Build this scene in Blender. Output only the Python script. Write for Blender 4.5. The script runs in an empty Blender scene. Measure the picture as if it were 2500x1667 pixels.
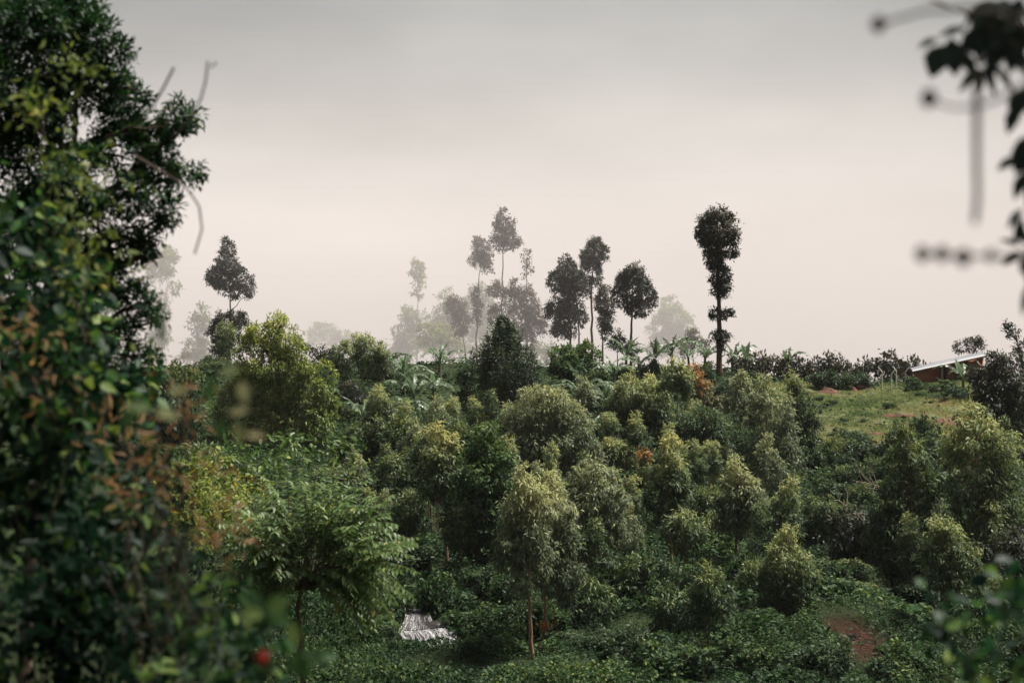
import bpy, math, random
import numpy as np
from mathutils import Vector, Matrix

# ------------------------------------------------------------------ camera, sky, sun, exposure
sc = bpy.context.scene
col = sc.collection
cam_d = bpy.data.cameras.new('camera'); cam = bpy.data.objects.new('camera', cam_d); col.objects.link(cam)
cam.location = (0, 0, 0); cam.rotation_euler = (math.radians(90), 0, 0)
cam_d.lens = 50; cam_d.sensor_width = 36; cam_d.clip_start = 0.05; cam_d.clip_end = 6000
cam_d.dof.use_dof = True; cam_d.dof.focus_distance = 58; cam_d.dof.aperture_fstop = 1.9
sc.camera = cam

SUN_EL, SUN_AZ = 64, 75          # degrees above the horizon, degrees right of straight ahead
w = bpy.data.worlds.new('World'); sc.world = w; w.use_nodes = True
nt = w.node_tree; nt.nodes.clear()
def N(t, **k):
    n = nt.nodes.new(t)
    for a, b in k.items(): setattr(n, a, b)
    return n
def LK(a, b): nt.links.new(a, b)
out = N('ShaderNodeOutputWorld'); bg = N('ShaderNodeBackground'); bg.inputs['Strength'].default_value = 0.1
sky = N('ShaderNodeTexSky', sky_type='NISHITA'); sky.sun_disc = False
sky.sun_elevation = math.radians(SUN_EL); sky.sun_rotation = math.radians(SUN_AZ); sky.air_density = 1.5; sky.dust_density = 4
tc = N('ShaderNodeTexCoord'); sep = N('ShaderNodeSeparateXYZ'); LK(tc.outputs['Generated'], sep.inputs[0])
ramp = N('ShaderNodeValToRGB'); LK(sep.outputs['Z'], ramp.inputs[0])
def setramp(r, stops):
    e = r.color_ramp.elements
    while len(e) > 1: e.remove(e[-1])
    e[0].position, e[0].color = stops[0][0], (*stops[0][1], 1)
    for p, c in stops[1:]:
        x = e.new(p); x.color = (*c, 1)
setramp(ramp, [(0.0, (.175, .158, .151)), (.06, (.18, .164, .156)), (.11, (.146, .136, .129)), (.165, (.106, .1, .093)), (.225, (.073, .0705, .066)), (.3, (.064, .064, .062)), (.55, (.08, .083, .084)), (1.0, (.125, .13, .133))])
noi = N('ShaderNodeTexNoise'); noi.inputs['Scale'].default_value = 3.4; noi.inputs['Detail'].default_value = 4; noi.inputs['Roughness'].default_value = .5
smap = N('ShaderNodeMapping'); smap.inputs['Scale'].default_value = (1, 1, 3.2); smap.inputs['Rotation'].default_value = (.25, .3, 0); LK(tc.outputs['Generated'], smap.inputs['Vector']); LK(smap.outputs[0], noi.inputs['Vector'])
nr = N('ShaderNodeMapRange'); nr.inputs['From Min'].default_value = .3; nr.inputs['From Max'].default_value = .7
nr.inputs['To Min'].default_value = .8; nr.inputs['To Max'].default_value = 1.2; LK(noi.outputs['Fac'], nr.inputs['Value'])
# the cloud layer is brightest low and straight ahead, falling off all round
dp = N('ShaderNodeVectorMath', operation='DOT_PRODUCT'); LK(tc.outputs['Generated'], dp.inputs[0]); dp.inputs[1].default_value = (-.02, .995, .09)
gr = N('ShaderNodeMapRange'); gr.interpolation_type = 'SMOOTHSTEP'; gr.inputs['From Min'].default_value = .86; gr.inputs['From Max'].default_value = 1.0
gr.inputs['To Min'].default_value = .52; gr.inputs['To Max'].default_value = 1.16; LK(dp.outputs['Value'], gr.inputs['Value'])
m1 = N('ShaderNodeMath', operation='MULTIPLY'); LK(nr.outputs[0], m1.inputs[0]); LK(gr.outputs[0], m1.inputs[1])
m2 = N('ShaderNodeMath', operation='MULTIPLY'); LK(m1.outputs[0], m2.inputs[0]); m2.inputs[1].default_value = 7.5
vm = N('ShaderNodeVectorMath', operation='SCALE'); LK(ramp.outputs[0], vm.inputs[0]); LK(m2.outputs[0], vm.inputs['Scale'])
mx = N('ShaderNodeMix', data_type='RGBA'); mx.inputs['Factor'].default_value = .97
LK(sky.outputs[0], mx.inputs[6]); LK(vm.outputs[0], mx.inputs[7]); LK(mx.outputs[2], bg.inputs['Color']); LK(bg.outputs[0], out.inputs['Surface'])

sun_d = bpy.data.lights.new('sun', 'SUN'); sun = bpy.data.objects.new('sun', sun_d); col.objects.link(sun)
sun_d.energy = 1.5; sun_d.angle = math.radians(13); sun_d.color = (1, .955, .88)
sdir = Vector((math.sin(math.radians(SUN_AZ)) * math.cos(math.radians(SUN_EL)), math.cos(math.radians(SUN_AZ)) * math.cos(math.radians(SUN_EL)), math.sin(math.radians(SUN_EL))))
sun.rotation_euler = sdir.to_track_quat('Z', 'Y').to_euler(); sun.location = (0, 0, 60)
vs = sc.view_settings; vs.view_transform = 'Standard'; vs.look = 'None'; vs.gamma = 1; vs.exposure = 2.7; vs.use_curve_mapping = False
cy = sc.cycles
cy.max_bounces = 4; cy.diffuse_bounces = 2; cy.glossy_bounces = 2; cy.transmission_bounces = 3; cy.volume_bounces = 1; cy.transparent_max_bounces = 4
cy.use_denoising = True; cy.sample_clamp_indirect = 4; cy.caustics_reflective = False; cy.caustics_refractive = False

# ------------------------------------------------------------------ helpers
F = 2500 / .72                                    # focal length in pixels of the 2500 wide photograph
def P(px, py, d): return np.array(((px - 1250) / F * d, d, (833.5 - py) / F * d))
R = np.random.default_rng(11)
def unit(v): return v / np.maximum(np.linalg.norm(v, axis=-1, keepdims=True), 1e-9)

def tag(o, label=None, cat=None, group=None, kind=None):
    if label: o['label'] = label
    if cat: o['category'] = cat
    if group: o['group'] = group
    if kind: o['kind'] = kind
    return o
def empty(name, loc, label, cat, group=None):
    o = bpy.data.objects.new(name, None); col.objects.link(o); o.location = loc; o.empty_display_size = .1
    return tag(o, label, cat, group)
def mesh_np(name, V, faces, k, mat, tone=None, smooth=False):
    """V (n,3), faces (m,k)"""
    me = bpy.data.meshes.new(name); V = np.asarray(V, np.float32); faces = np.asarray(faces, np.int32)
    me.vertices.add(len(V)); me.vertices.foreach_set('co', V.ravel())
    me.loops.add(faces.size); me.loops.foreach_set('vertex_index', faces.ravel())
    me.polygons.add(len(faces)); me.polygons.foreach_set('loop_start', np.arange(0, faces.size, k, dtype=np.int32))
    me.polygons.foreach_set('loop_total', np.full(len(faces), k, np.int32))
    if smooth: me.polygons.foreach_set('use_smooth', np.ones(len(faces), bool))
    me.update(calc_edges=True)
    if tone is not None:
        a = me.attributes.new('tone', 'FLOAT', 'FACE'); a.data.foreach_set('value', np.asarray(tone, np.float32))
    me.materials.append(mat); return me
def obj(name, me, parent=None, loc=None, **k):
    o = bpy.data.objects.new(name, me); col.objects.link(o)
    if parent is not None: o.parent = parent
    if loc is not None: o.location = loc
    return tag(o, **k)

# ---- tubes (trunks, limbs, twigs): one list of polylines with radii -> one mesh
def tubes(paths, sides=7):
    V, Fs = [], []; off = 0
    for pts, rad in paths:
        pts = np.asarray(pts, float); rad = np.asarray(rad, float); n = len(pts)
        t = np.gradient(pts, axis=0); t = unit(t)
        ref = np.array((.31, .9, .2)); a = unit(np.cross(t, ref)); b = np.cross(t, a)
        an = np.linspace(0, 2 * np.pi, sides, endpoint=False)
        ring = pts[:, None] + rad[:, None, None] * (np.cos(an)[None, :, None] * a[:, None] + np.sin(an)[None, :, None] * b[:, None])
        V.append(ring.reshape(-1, 3))
        i = np.arange(n - 1)[:, None] * sides; j = np.arange(sides)[None]; j2 = (j + 1) % sides
        Fs.append((np.stack((i + j, i + j2, i + sides + j2, i + sides + j), -1).reshape(-1, 4)) + off)
        off += n * sides
    return np.concatenate(V), np.concatenate(Fs)
def bend(p, q, n=6, sag=0., wob=.0, rng=R):
    p = np.asarray(p, float); q = np.asarray(q, float); t = np.linspace(0, 1, n)[:, None]
    pts = p + (q - p) * t
    L = np.linalg.norm(q - p); pts[:, 2] += (np.sin(np.pi * t[:, 0])) * sag * L
    pts[1:-1] += rng.normal(0, 1, (n - 2, 3)) * wob * L
    return pts

# ---- leaves: templates along +Y (length), X (width), Z (normal)
DIAMOND = (np.array(((0, 0, 0), (.5, .42, .07), (0, 1, -.12), (-.5, .42, .07))), np.array(((0, 1, 2, 3),)))
OVAL = (np.array(((0, 0, 0), (.36, .2, .05), (.5, .5, .06), (.26, .8, -.02), (0, 1, -.1), (-.26, .8, -.02), (-.5, .5, .06), (-.36, .2, .05), (0, .5, 0))),
        np.array(((0, 1, 2, 8), (8, 2, 3, 4), (8, 4, 5, 6), (0, 8, 6, 7))))
def leaf_axes(axis, rng, flat=None, toward=None, tb=.6):
    """Y along axis, Z a random (or flat-biased) normal"""
    y = unit(axis); r = rng.normal(0, 1, y.shape)
    if flat is not None: r = r * (1 - flat) + np.array((0, 0, 1.)) * flat * 2
    if toward is not None: r = r * (1 - tb) + toward * tb * 1.6
    z = unit(r - (r * y).sum(-1, keepdims=True) * y); x = np.cross(y, z)
    return x, y, z
def leaf_arrays(tmpl, pos, axes, L, Wd):
    tv, tf = tmpl; x, y, z = axes; n = len(pos)
    L = np.broadcast_to(np.asarray(L, float), (n,)); Wd = np.broadcast_to(np.asarray(Wd, float), (n,))
    V = pos[:, None] + tv[None, :, 0, None] * (x * Wd[:, None])[:, None] + tv[None, :, 1, None] * (y * L[:, None])[:, None] + tv[None, :, 2, None] * (z * L[:, None])[:, None]
    Fc = tf[None] + (np.arange(n) * len(tv))[:, None, None]
    return V.reshape(-1, 3), Fc.reshape(-1, tf.shape[1])
def noise3(p, s, seed=0):
    """cheap smooth noise, about -1..1"""
    r = np.random.default_rng(seed); o = np.zeros(len(p))
    for k in range(5):
        d = unit(r.normal(0, 1, 3)) * s * (1 + .55 * k); o += np.sin(p @ d + r.uniform(0, 6.28)) * (1 / (1 + .5 * k))
    return o / 2.2

# ------------------------------------------------------------------ materials
def mat_new(name):
    m = bpy.data.materials.new(name); m.use_nodes = True; t = m.node_tree; t.nodes.clear(); return m, t
def leafmat(name, stops, trans=.28, rough=.55, spec=.25, obj_var=.12):
    m, t = mat_new(name); n = t.nodes.new; L = t.links.new
    o = n('ShaderNodeOutputMaterial'); at = n('ShaderNodeAttribute'); at.attribute_name = 'tone'
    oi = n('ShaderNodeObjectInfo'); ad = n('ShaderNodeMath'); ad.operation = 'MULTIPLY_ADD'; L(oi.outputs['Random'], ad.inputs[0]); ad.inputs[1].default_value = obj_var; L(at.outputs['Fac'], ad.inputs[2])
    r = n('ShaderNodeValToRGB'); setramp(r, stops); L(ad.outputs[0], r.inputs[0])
    p = n('ShaderNodeBsdfPrincipled'); p.inputs['Roughness'].default_value = rough; p.inputs['Specular IOR Level'].default_value = spec
    tr = n('ShaderNodeBsdfTranslucent'); mi = n('ShaderNodeMixShader'); mi.inputs[0].default_value = trans
    hs = n('ShaderNodeHueSaturation'); hs.inputs['Saturation'].default_value = 1.15; hs.inputs['Value'].default_value = 1.3; L(r.outputs[0], hs.inputs['Color'])
    L(r.outputs[0], p.inputs['Base Color']); L(hs.outputs[0], tr.inputs['Color']); L(p.outputs[0], mi.inputs[1]); L(tr.outputs[0], mi.inputs[2]); L(mi.outputs[0], o.inputs['Surface'])
    return m
def noisemat(name, stops, scale=3, detail=6, rough=.85, bump=.3, stretch=(1, 1, 1), bdist=.05, spec=.2):
    m, t = mat_new(name); n = t.nodes.new; L = t.links.new
    o = n('ShaderNodeOutputMaterial'); c = n('ShaderNodeTexCoord'); mp = n('ShaderNodeMapping'); mp.inputs['Scale'].default_value = stretch; L(c.outputs['Object'], mp.inputs['Vector'])
    no = n('ShaderNodeTexNoise'); no.inputs['Scale'].default_value = scale; no.inputs['Detail'].default_value = detail; no.inputs['Roughness'].default_value = .65; L(mp.outputs[0], no.inputs['Vector'])
    r = n('ShaderNodeValToRGB'); setramp(r, stops); L(no.outputs['Fac'], r.inputs[0])
    p = n('ShaderNodeBsdfPrincipled'); p.inputs['Roughness'].default_value = rough; p.inputs['Specular IOR Level'].default_value = spec; L(r.outputs[0], p.inputs['Base Color'])
    b = n('ShaderNodeBump'); b.inputs['Strength'].default_value = bump; b.inputs['Distance'].default_value = bdist; L(no.outputs['Fac'], b.inputs['Height']); L(b.outputs[0], p.inputs['Normal'])
    L(p.outputs[0], o.inputs['Surface']); return m
M = {}
M['euc'] = leafmat('eucalyptus_leaf', [(0, (.018, .034, .019)), (.3, (.055, .08, .04)), (.55, (.13, .17, .078)), (.8, (.26, .285, .12)), (1, (.38, .36, .15))], trans=.34)
M['eucgrey'] = leafmat('eucalyptus_leaf_grey', [(0, (.024, .038, .025)), (.35, (.08, .108, .066)), (.65, (.19, .215, .118)), (1, (.36, .36, .17))], trans=.34)
M['eucgreen'] = leafmat('eucalyptus_leaf_green', [(0, (.018, .038, .013)), (.35, (.06, .1, .03)), (.65, (.16, .205, .055)), (1, (.34, .34, .085))], trans=.34)
M['eucdark'] = leafmat('eucalyptus_leaf_dark', [(0, (.012, .018, .015)), (.5, (.03, .038, .027)), (.8, (.07, .065, .035)), (1, (.14, .10, .05))], trans=.18)
M['orange'] = leafmat('eucalyptus_leaf_orange', [(0, (.035, .042, .023)), (.4, (.085, .09, .04)), (.65, (.17, .135, .055)), (1, (.34, .17, .07))])
M['brown'] = leafmat('hazy_brown_leaf', [(0, (.03, .02, .016)), (.5, (.07, .05, .036)), (1, (.13, .10, .06))], trans=.18)
M['broad'] = leafmat('broad_leaf', [(0, (.012, .03, .014)), (.45, (.038, .075, .03)), (.75, (.10, .15, .05)), (1, (.19, .23, .07))], rough=.55, spec=.15)
M['under'] = leafmat('undergrowth_leaf', [(0, (.009, .022, .010)), (.45, (.032, .062, .024)), (.75, (.08, .125, .042)), (1, (.19, .21, .065))], rough=.6, spec=.15)
M['shrub'] = leafmat('shrub_leaf', [(0, (.014, .028, .014)), (.4, (.045, .075, .034)), (.75, (.12, .155, .06)), (1, (.25, .25, .085))])
M['pine'] = leafmat('pine_needle', [(0, (.010, .02, .012)), (.5, (.035, .055, .028)), (1, (.09, .12, .05))], trans=.1)
M['banana'] = leafmat('banana_leaf', [(0, (.075, .10, .06)), (.5, (.15, .2, .115)), (.8, (.17, .27, .13)), (1, (.19, .32, .15))], trans=.3, rough=.42, spec=.45, obj_var=.4)
M['pin'] = leafmat('pinnate_leaf', [(0, (.03, .06, .022)), (.5, (.085, .135, .045)), (.85, (.17, .225, .075)), (1, (.32, .28, .075))], rough=.45, spec=.3, trans=.32)
M['yellowshrub'] = leafmat('yellow_shrub_leaf', [(0, (.05, .075, .02)), (.5, (.15, .19, .05)), (.85, (.29, .3, .08)), (1, (.48, .36, .05))], trans=.35)
M['fgtree'] = leafmat('near_tree_leaf', [(0, (.005, .014, .008)), (.45, (.016, .044, .016)), (.7, (.055, .11, .026)), (1, (.24, .2, .045))], rough=.5, spec=.2)
M['paleleaf'] = leafmat('painted_lit_leaf', [(0, (.02, .06, .02)), (.5, (.09, .16, .05)), (.8, (.3, .33, .14)), (1, (.45, .4, .2))], rough=.35, spec=.6, trans=.35)  # cream end of the ramp paints in the light on the sprig's leaves
M['fgvine'] = leafmat('vine_leaf', [(0, (.005, .016, .009)), (.4, (.016, .045, .02)), (.75, (.07, .15, .04)), (1, (.2, .26, .07))], rough=.5, spec=.18, trans=.32, obj_var=.1)
M['dry'] = leafmat('dry_leaf', [(0, (.2, .10, .05)), (.5, (.42, .23, .11)), (1, (.55, .36, .18))], trans=.3)
M['deadorange'] = leafmat('dead_leaf', [(0, (.35, .10, .03)), (1, (.6, .22, .07))], trans=.3)
M['rightleaf'] = leafmat('hanging_leaf', [(0, (.010, .016, .014)), (1, (.035, .05, .03))], trans=.12, obj_var=.3)
M['grass'] = leafmat('grass_blade', [(0, (.08, .13, .05)), (.3, (.18, .22, .095)), (.55, (.3, .31, .14)), (.75, (.38, .31, .16)), (1, (.32, .17, .10))], trans=.3, spec=.1)
M['bark'] = noisemat('eucalyptus_bark', [(.3, (.09, .05, .032)), (.5, (.22, .13, .085)), (.7, (.34, .235, .165))], scale=2.5, stretch=(4, 4, .7), bump=.4)
M['barkdark'] = noisemat('dark_bark', [(.3, (.035, .022, .018)), (.6, (.10, .06, .045)), (.8, (.16, .11, .085))], scale=2.5, stretch=(4, 4, .7), bump=.4)
M['barkpale'] = noisemat('pale_dry_wood', [(.3, (.22, .16, .11)), (.7, (.42, .34, .26))], scale=4, stretch=(4, 4, .7))
M['vine_wood'] = noisemat('dry_vine_wood', [(.3, (.05, .035, .025)), (.7, (.15, .11, .08))], scale=20)

# ------------------------------------------------------------------ terrain
GP = [(1297,1608,44),(1326,1598,45),(1500,1600,45),(1727,1632,44),(1060,1600,43.5),(1000,1505,49),(900,1455,54),(1160,1452,51),(1090,1402,54),(1640,1437,53),(1795,1402,57),
      (1700,1202,73),(1500,1172,70),(1320,1202,68),(2303,1545,50),(2388,1520,53),(1960,1450,50),(2080,1440,50.5),(2200,1490,49.5),(2300,1590,46),(2060,1600,44),(2180,1620,43),(2000,1262,66),(2000,1150,76),
      (2000,1092,82),(2000,1000,94),(2000,948,104),(2250,1090,78),(2250,1000,89),(2300,938,103),(2480,938,100),(2450,1150,78),(690,1112,80),(690,1000,92),(600,940,98),(870,1042,88),
      (930,1062,88),(1060,1012,88),(1230,1012,94),(1400,960,101),(1400,908,108),(1650,1147,76),(1757,918,106),(1100,908,106),(900,908,106),(600,910,106),(300,915,106),(1600,905,110),(2100,935,110),(2450,925,110),
      (1000,1710,40),(1500,1695,39.5),(2000,1720,40),(2500,1720,42),(700,1730,38),(300,1700,38),(200,1400,50),(200,1100,75),(400,1250,60),(700,1300,62),(-200,1000,90),(2750,960,95),(2750,1300,60),(-300,1300,58)]
CT = np.array([P(*g) for g in GP] + [(0,0,-1.75),(-9,4,-2.3),(9,4,-2.6),(0,14,-5),(0,27,-8.6),(-15,14,-4.4),(15,14,-5.6),(-22,30,-8.2),(22,30,-9),(0,-12,-.5),(-20,-12,-.6),(20,-12,-.8),(-32,14,-4),(32,14,-5),(0,34,-9.2),(-12,34,-9),(12,34,-9.3)])
def _k(r): return np.where(r > 0, r * r * np.log(np.maximum(r, 1e-9)), 0)
_n = len(CT); _A = np.zeros((_n + 3, _n + 3)); _d = np.linalg.norm(CT[:, None, :2] - CT[None, :, :2], axis=-1)
_A[:_n, :_n] = _k(_d) + np.eye(_n) * 6; _A[:_n, _n] = 1; _A[:_n, _n + 1:] = CT[:, :2]; _A[_n:, :_n] = _A[:_n, _n:].T
_w = np.linalg.solve(_A, np.concatenate((CT[:, 2], np.zeros(3))))
def ground(x, y):
    x = np.atleast_1d(np.asarray(x, float)); y = np.atleast_1d(np.asarray(y, float)); o = np.empty(len(x))
    xc = np.clip(x, -48, 48); yc = np.clip(y, -12, 111)
    for i in range(0, len(x), 20000):
        s = slice(i, i + 20000); r = np.hypot(xc[s, None] - CT[None, :, 0], yc[s, None] - CT[None, :, 1])
        o[s] = _k(r) @ _w[:_n] + _w[_n] + _w[_n + 1] * xc[s] + _w[_n + 2] * yc[s]
    t = np.clip((y - 109) / 40, 0, 1); t = t * t * (3 - 2 * t)
    far = -7.5 - .06 * np.maximum(y - 170, 0) + 1.2 * np.sin(x * .03 + 1) + .8 * np.sin(y * .05)
    o = o * (1 - t) + far * t
    o += .10 * np.sin(x * .9 + y * .35) * np.sin(y * .7 - x * .2) + .06 * np.sin(x * 2.3 + 1.3) * np.sin(y * 1.9)
    return o
def gz(x, y): return float(ground([x], [y])[0])
xs = np.unique(np.concatenate((np.linspace(-600, -60, 16), np.arange(-60, 60.1, .7), np.linspace(60, 600, 16))))
ys = np.unique(np.concatenate((np.linspace(-40, 18, 26), np.arange(18, 112, .7), np.linspace(112, 150, 20), np.linspace(150, 700, 26))))
GX, GY = np.meshgrid(xs, ys); GZ = ground(GX.ravel(), GY.ravel())
nx, ny = len(xs), len(ys)
ii = np.arange(ny - 1)[:, None] * nx + np.arange(nx - 1)[None]
gf = np.stack((ii, ii + 1, ii + nx + 1, ii + nx), -1).reshape(-1, 4)
def in_field(x, y):
    """1 inside the open pasture on the right of the ridge"""
    px = x / y * F + 1250; f = np.clip((y - 77) / 4, 0, 1) * np.clip((107 - y) / 3, 0, 1)
    return f * np.clip((px - 1840) / 60, 0, 1) * np.clip((2480 - px) / 100, 0, 1)
def in_scar(x, y):
    px = x / y * F + 1250
    return np.clip(1.3 - (((x - P(2085,1500,46.3)[0]) / 1.35) ** 2 + ((y - 45.6) / 2.4) ** 2), 0, 1)
def gmat():
    m, t = mat_new('hillside_soil'); n = t.nodes.new; L = t.links.new
    o = n('ShaderNodeOutputMaterial'); c = n('ShaderNodeTexCoord'); p = n('ShaderNodeBsdfPrincipled'); p.inputs['Roughness'].default_value = .95; p.inputs['Specular IOR Level'].default_value = .1
    def nz(s, d=6, r=.6):
        k = n('ShaderNodeTexNoise'); k.inputs['Scale'].default_value = s; k.inputs['Detail'].default_value = d; k.inputs['Roughness'].default_value = r; L(c.outputs['Object'], k.inputs['Vector']); return k
    a = nz(.6); r1 = n('ShaderNodeValToRGB'); setramp(r1, [(.3, (.018, .022, .012)), (.5, (.035, .05, .02)), (.7, (.05, .075, .028))]); L(a.outputs['Fac'], r1.inputs[0])
    b = nz(.9, 10, .75); r2 = n('ShaderNodeValToRGB'); setramp(r2, [(.33, (.09, .045, .03)), (.41, (.14, .09, .055)), (.48, (.125, .13, .06)), (.6, (.14, .165, .07)), (.72, (.2, .165, .085))]); L(b.outputs['Fac'], r2.inputs[0])
    e = nz(3.2, 10, .8); r3 = n('ShaderNodeValToRGB'); setramp(r3, [(.36, (.012, .007, .006)), (.5, (.04, .018, .013)), (.6, (.085, .034, .022)), (.74, (.15, .06, .036))]); L(e.outputs['Fac'], r3.inputs[0])
    f1 = n('ShaderNodeAttribute'); f1.attribute_name = 'field'; f2 = n('ShaderNodeAttribute'); f2.attribute_name = 'scar'
    x1 = n('ShaderNodeMix'); x1.data_type = 'RGBA'; L(f1.outputs['Fac'], x1.inputs[0]); L(r1.outputs[0], x1.inputs[6]); L(r2.outputs[0], x1.inputs[7])
    x2 = n('ShaderNodeMix'); x2.data_type = 'RGBA'; L(f2.outputs['Fac'], x2.inputs[0]); L(x1.outputs[2], x2.inputs[6]); L(r3.outputs[0], x2.inputs[7])
    L(x2.outputs[2], p.inputs['Base Color']); bp = n('ShaderNodeBump'); bp.inputs['Strength'].default_value = .9; bp.inputs['Distance'].default_value = .3; L(e.outputs['Fac'], bp.inputs['Height']); L(bp.outputs[0], p.inputs['Normal'])
    L(p.outputs[0], o.inputs['Surface']); return m
gm = mesh_np('ground', np.stack((GX.ravel(), GY.ravel(), GZ), -1), gf, 4, gmat(), smooth=True)
for nm, fn in (('field', in_field), ('scar', in_scar)):
    a = gm.attributes.new(nm, 'FLOAT', 'POINT'); a.data.foreach_set('value', fn(GX.ravel(), np.maximum(GY.ravel(), 1)).astype(np.float32))
obj('ground', gm, kind='structure', label='green hillside rising from the valley floor to the misty ridge', cat='hillside')

# ------------------------------------------------------------------ tree builder
def crown_sprays(rng, blobs, n, subr=.5, fill=.16, nsub=9, up=.35):
    """blobs: (c, r) ellipsoids -> n spray centres and outward normals, gathered in lumps"""
    wt = np.array([b[1][0] * b[1][2] for b in blobs]); wt = wt / wt.sum(); pos, nor, bi = [], [], []
    for i, (c, r) in enumerate(blobs):
        k = max(4, int(n * wt[i])); ns = nsub
        d = unit(rng.normal(0, 1, (ns, 3)) + np.array((0, 0, .15)))
        sc_ = c + d * r * rng.uniform(.5, .72, (ns, 1)); sr = r * subr * rng.uniform(.75, 1.25, (ns, 1))
        kf = int(k * fill); ks = k - kf
        pw = rng.uniform(.25, 1.6, ns); j = rng.choice(ns, ks, p=pw / pw.sum()); q = unit(d[j] + rng.normal(0, .75, (ks, 3)) + np.array((0, 0, up)))
        pp = sc_[j] + q * sr[j] * rng.uniform(.86, 1.08, (ks, 1)); far = (rng.random((ks, 1)) < .09) * rng.uniform(.04, .3, (ks, 1)); pos.append(pp + (pp - c) * far); nor.append(q)
        q = unit(rng.normal(0, 1, (kf, 3))); pos.append(c + q * r * (rng.uniform(.1, 1, (kf, 1)) ** .5) * .8); nor.append(q)
    return np.concatenate(pos), np.concatenate(nor)
def make_leaves(rng, spr, nor, per, L, Wd, droop=.8, outw=.5, rand=.55, spread=.55, tmpl=DIAMOND, flat=None, tb=.6, ztop=0, zbot=1, newg=.4, tbase=.25):
    n = len(spr) * per; s = np.repeat(spr, per, 0); q = np.repeat(nor, per, 0)
    pos = s + rng.normal(0, 1, (n, 3)) * L * spread * np.array((.8, .8, .7))
    ax = q * outw + np.array((0, 0, -1.)) * droop + rng.normal(0, 1, (n, 3)) * rand
    top = np.clip((q[:, 2:] - .55) * 2, 0, 1) * rng.uniform(0, 1, (n, 1)); ax = ax * (1 - top) + (q + np.array((0, 0, .5)) + rng.normal(0, .4, (n, 3))) * top
    ln = L * rng.uniform(.7, 1.25, n)
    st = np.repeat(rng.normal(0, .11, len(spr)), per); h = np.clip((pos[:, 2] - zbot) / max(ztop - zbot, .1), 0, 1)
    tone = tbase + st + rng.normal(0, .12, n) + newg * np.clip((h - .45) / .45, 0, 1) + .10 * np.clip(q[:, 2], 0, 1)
    V, Fc = leaf_arrays(tmpl, pos, leaf_axes(ax, rng, flat, q * .8 + np.array((0, 0, .45)), tb), ln, Wd * rng.uniform(.75, 1.25, n))
    return V, Fc, np.repeat(np.clip(tone, 0, 1), len(tmpl[1]))
def to_blobs(clumps, d, rng, deep=.85, yj=.35):
    out = []
    for i, (cx, cy, rx, ry) in enumerate(clumps):
        c = P(cx, cy, d); r = np.array((rx, rx * deep, ry)) / F * d * (1.14 if 40 < d < 95 else 1)
        if i: c[1] += rng.uniform(-yj, yj) * r[0] * 1.3
        out.append((c, r))
    return out
NAMED = []
def tree(name, label, d, trunk, clumps, mat='euc', bark='bark', L=.2, Wd=.055, k=4.4, per=9, tr=.09, group=None, cat='tree', droop=.8, newg=.4, tbase=.25, seed=None, limbs=True, subr=.5, nsub=9,
         tmpl=DIAMOND, extra_trunks=(), maxl=48000, outw=.5, rand=.5, fill=.16, yj=.35, flat=None, base=True):
    """trunk: list of (px,py) from low to high; the foot is dropped to the hillside"""
    rng = np.random.default_rng(seed if seed is not None else int(trunk[0][0] * 7 + d * 13) % 99991)
    blobs = to_blobs(clumps, d, rng, yj=yj)
    if 40 < d < 110: NAMED.append((min(c[0] - c[2] for c in clumps), max(c[0] + c[2] for c in clumps), min(c[1] - c[3] for c in clumps), max(c[1] + c[3] for c in clumps), d))
    paths = []; foot = None
    for ti, tk in enumerate([trunk] + list(extra_trunks)):
        pts = np.array([P(a, b, d) for a, b in tk]); pts[:, 1] += 0 if ti == 0 else rng.uniform(-.4, .4)
        z0 = gz(pts[0, 0], pts[0, 1])
        if base: pts = np.vstack(((pts[0, 0], pts[0, 1], z0 - .15), pts if pts[0, 2] > z0 + .4 else pts[1:]))
        if foot is None: foot = pts[0] + np.array((0, 0, .15))
        # smooth resample
        s = np.concatenate(((0,), np.cumsum(np.linalg.norm(np.diff(pts, axis=0), axis=1)))); u = np.linspace(0, s[-1], 14)
        pp = np.stack([np.interp(u, s, pts[:, a]) for a in range(3)], -1); pp[1:-1] = (pp[:-2] + 2 * pp[1:-1] + pp[2:]) / 4
        pp[1:-1, :2] += rng.normal(0, .012, (12, 2)) * s[-1] * .25
        rad = tr * (1 - .8 * np.linspace(0, 1, 14)) * (1 if ti == 0 else .8); rad[0] *= 1.35
        paths.append((pp, rad))
    if limbs:
        pp, rad = paths[0]
        for c, r in blobs:
            for q in range(3):
                e = c + unit(rng.normal(0, 1, 3)) * r * rng.uniform(.2, .75)
                lo = e[2] - np.hypot(*(e[:2] - pp[-1, :2])) * .9
                i = int(np.clip(np.searchsorted(pp[:, 2], lo), 4, 12)); a = pp[i]
                paths.append((bend(a, e, 6, .06, .03, rng), np.linspace(rad[i] * .55, rad[i] * .12 + .004, 6)))
    V, Fc = tubes(paths); root = empty(name, foot, label, cat, group)
    obj('trunk', mesh_np('trunk', V - foot, Fc, 4, M[bark], smooth=True), root)
    area = sum(b[1][0] * b[1][2] * np.pi for b in blobs); n = int(min(maxl, k * area / (L * Wd * .5)))
    spr, nor = crown_sprays(rng, blobs, max(6, n // per), subr, fill, nsub)
    zt = max(b[0][2] + b[1][2] for b in blobs); zb = min(b[0][2] - b[1][2] for b in blobs)
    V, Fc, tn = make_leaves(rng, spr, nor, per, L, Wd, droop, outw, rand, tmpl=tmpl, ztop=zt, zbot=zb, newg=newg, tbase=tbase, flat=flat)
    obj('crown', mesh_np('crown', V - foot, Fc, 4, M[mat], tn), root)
    return root

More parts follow.
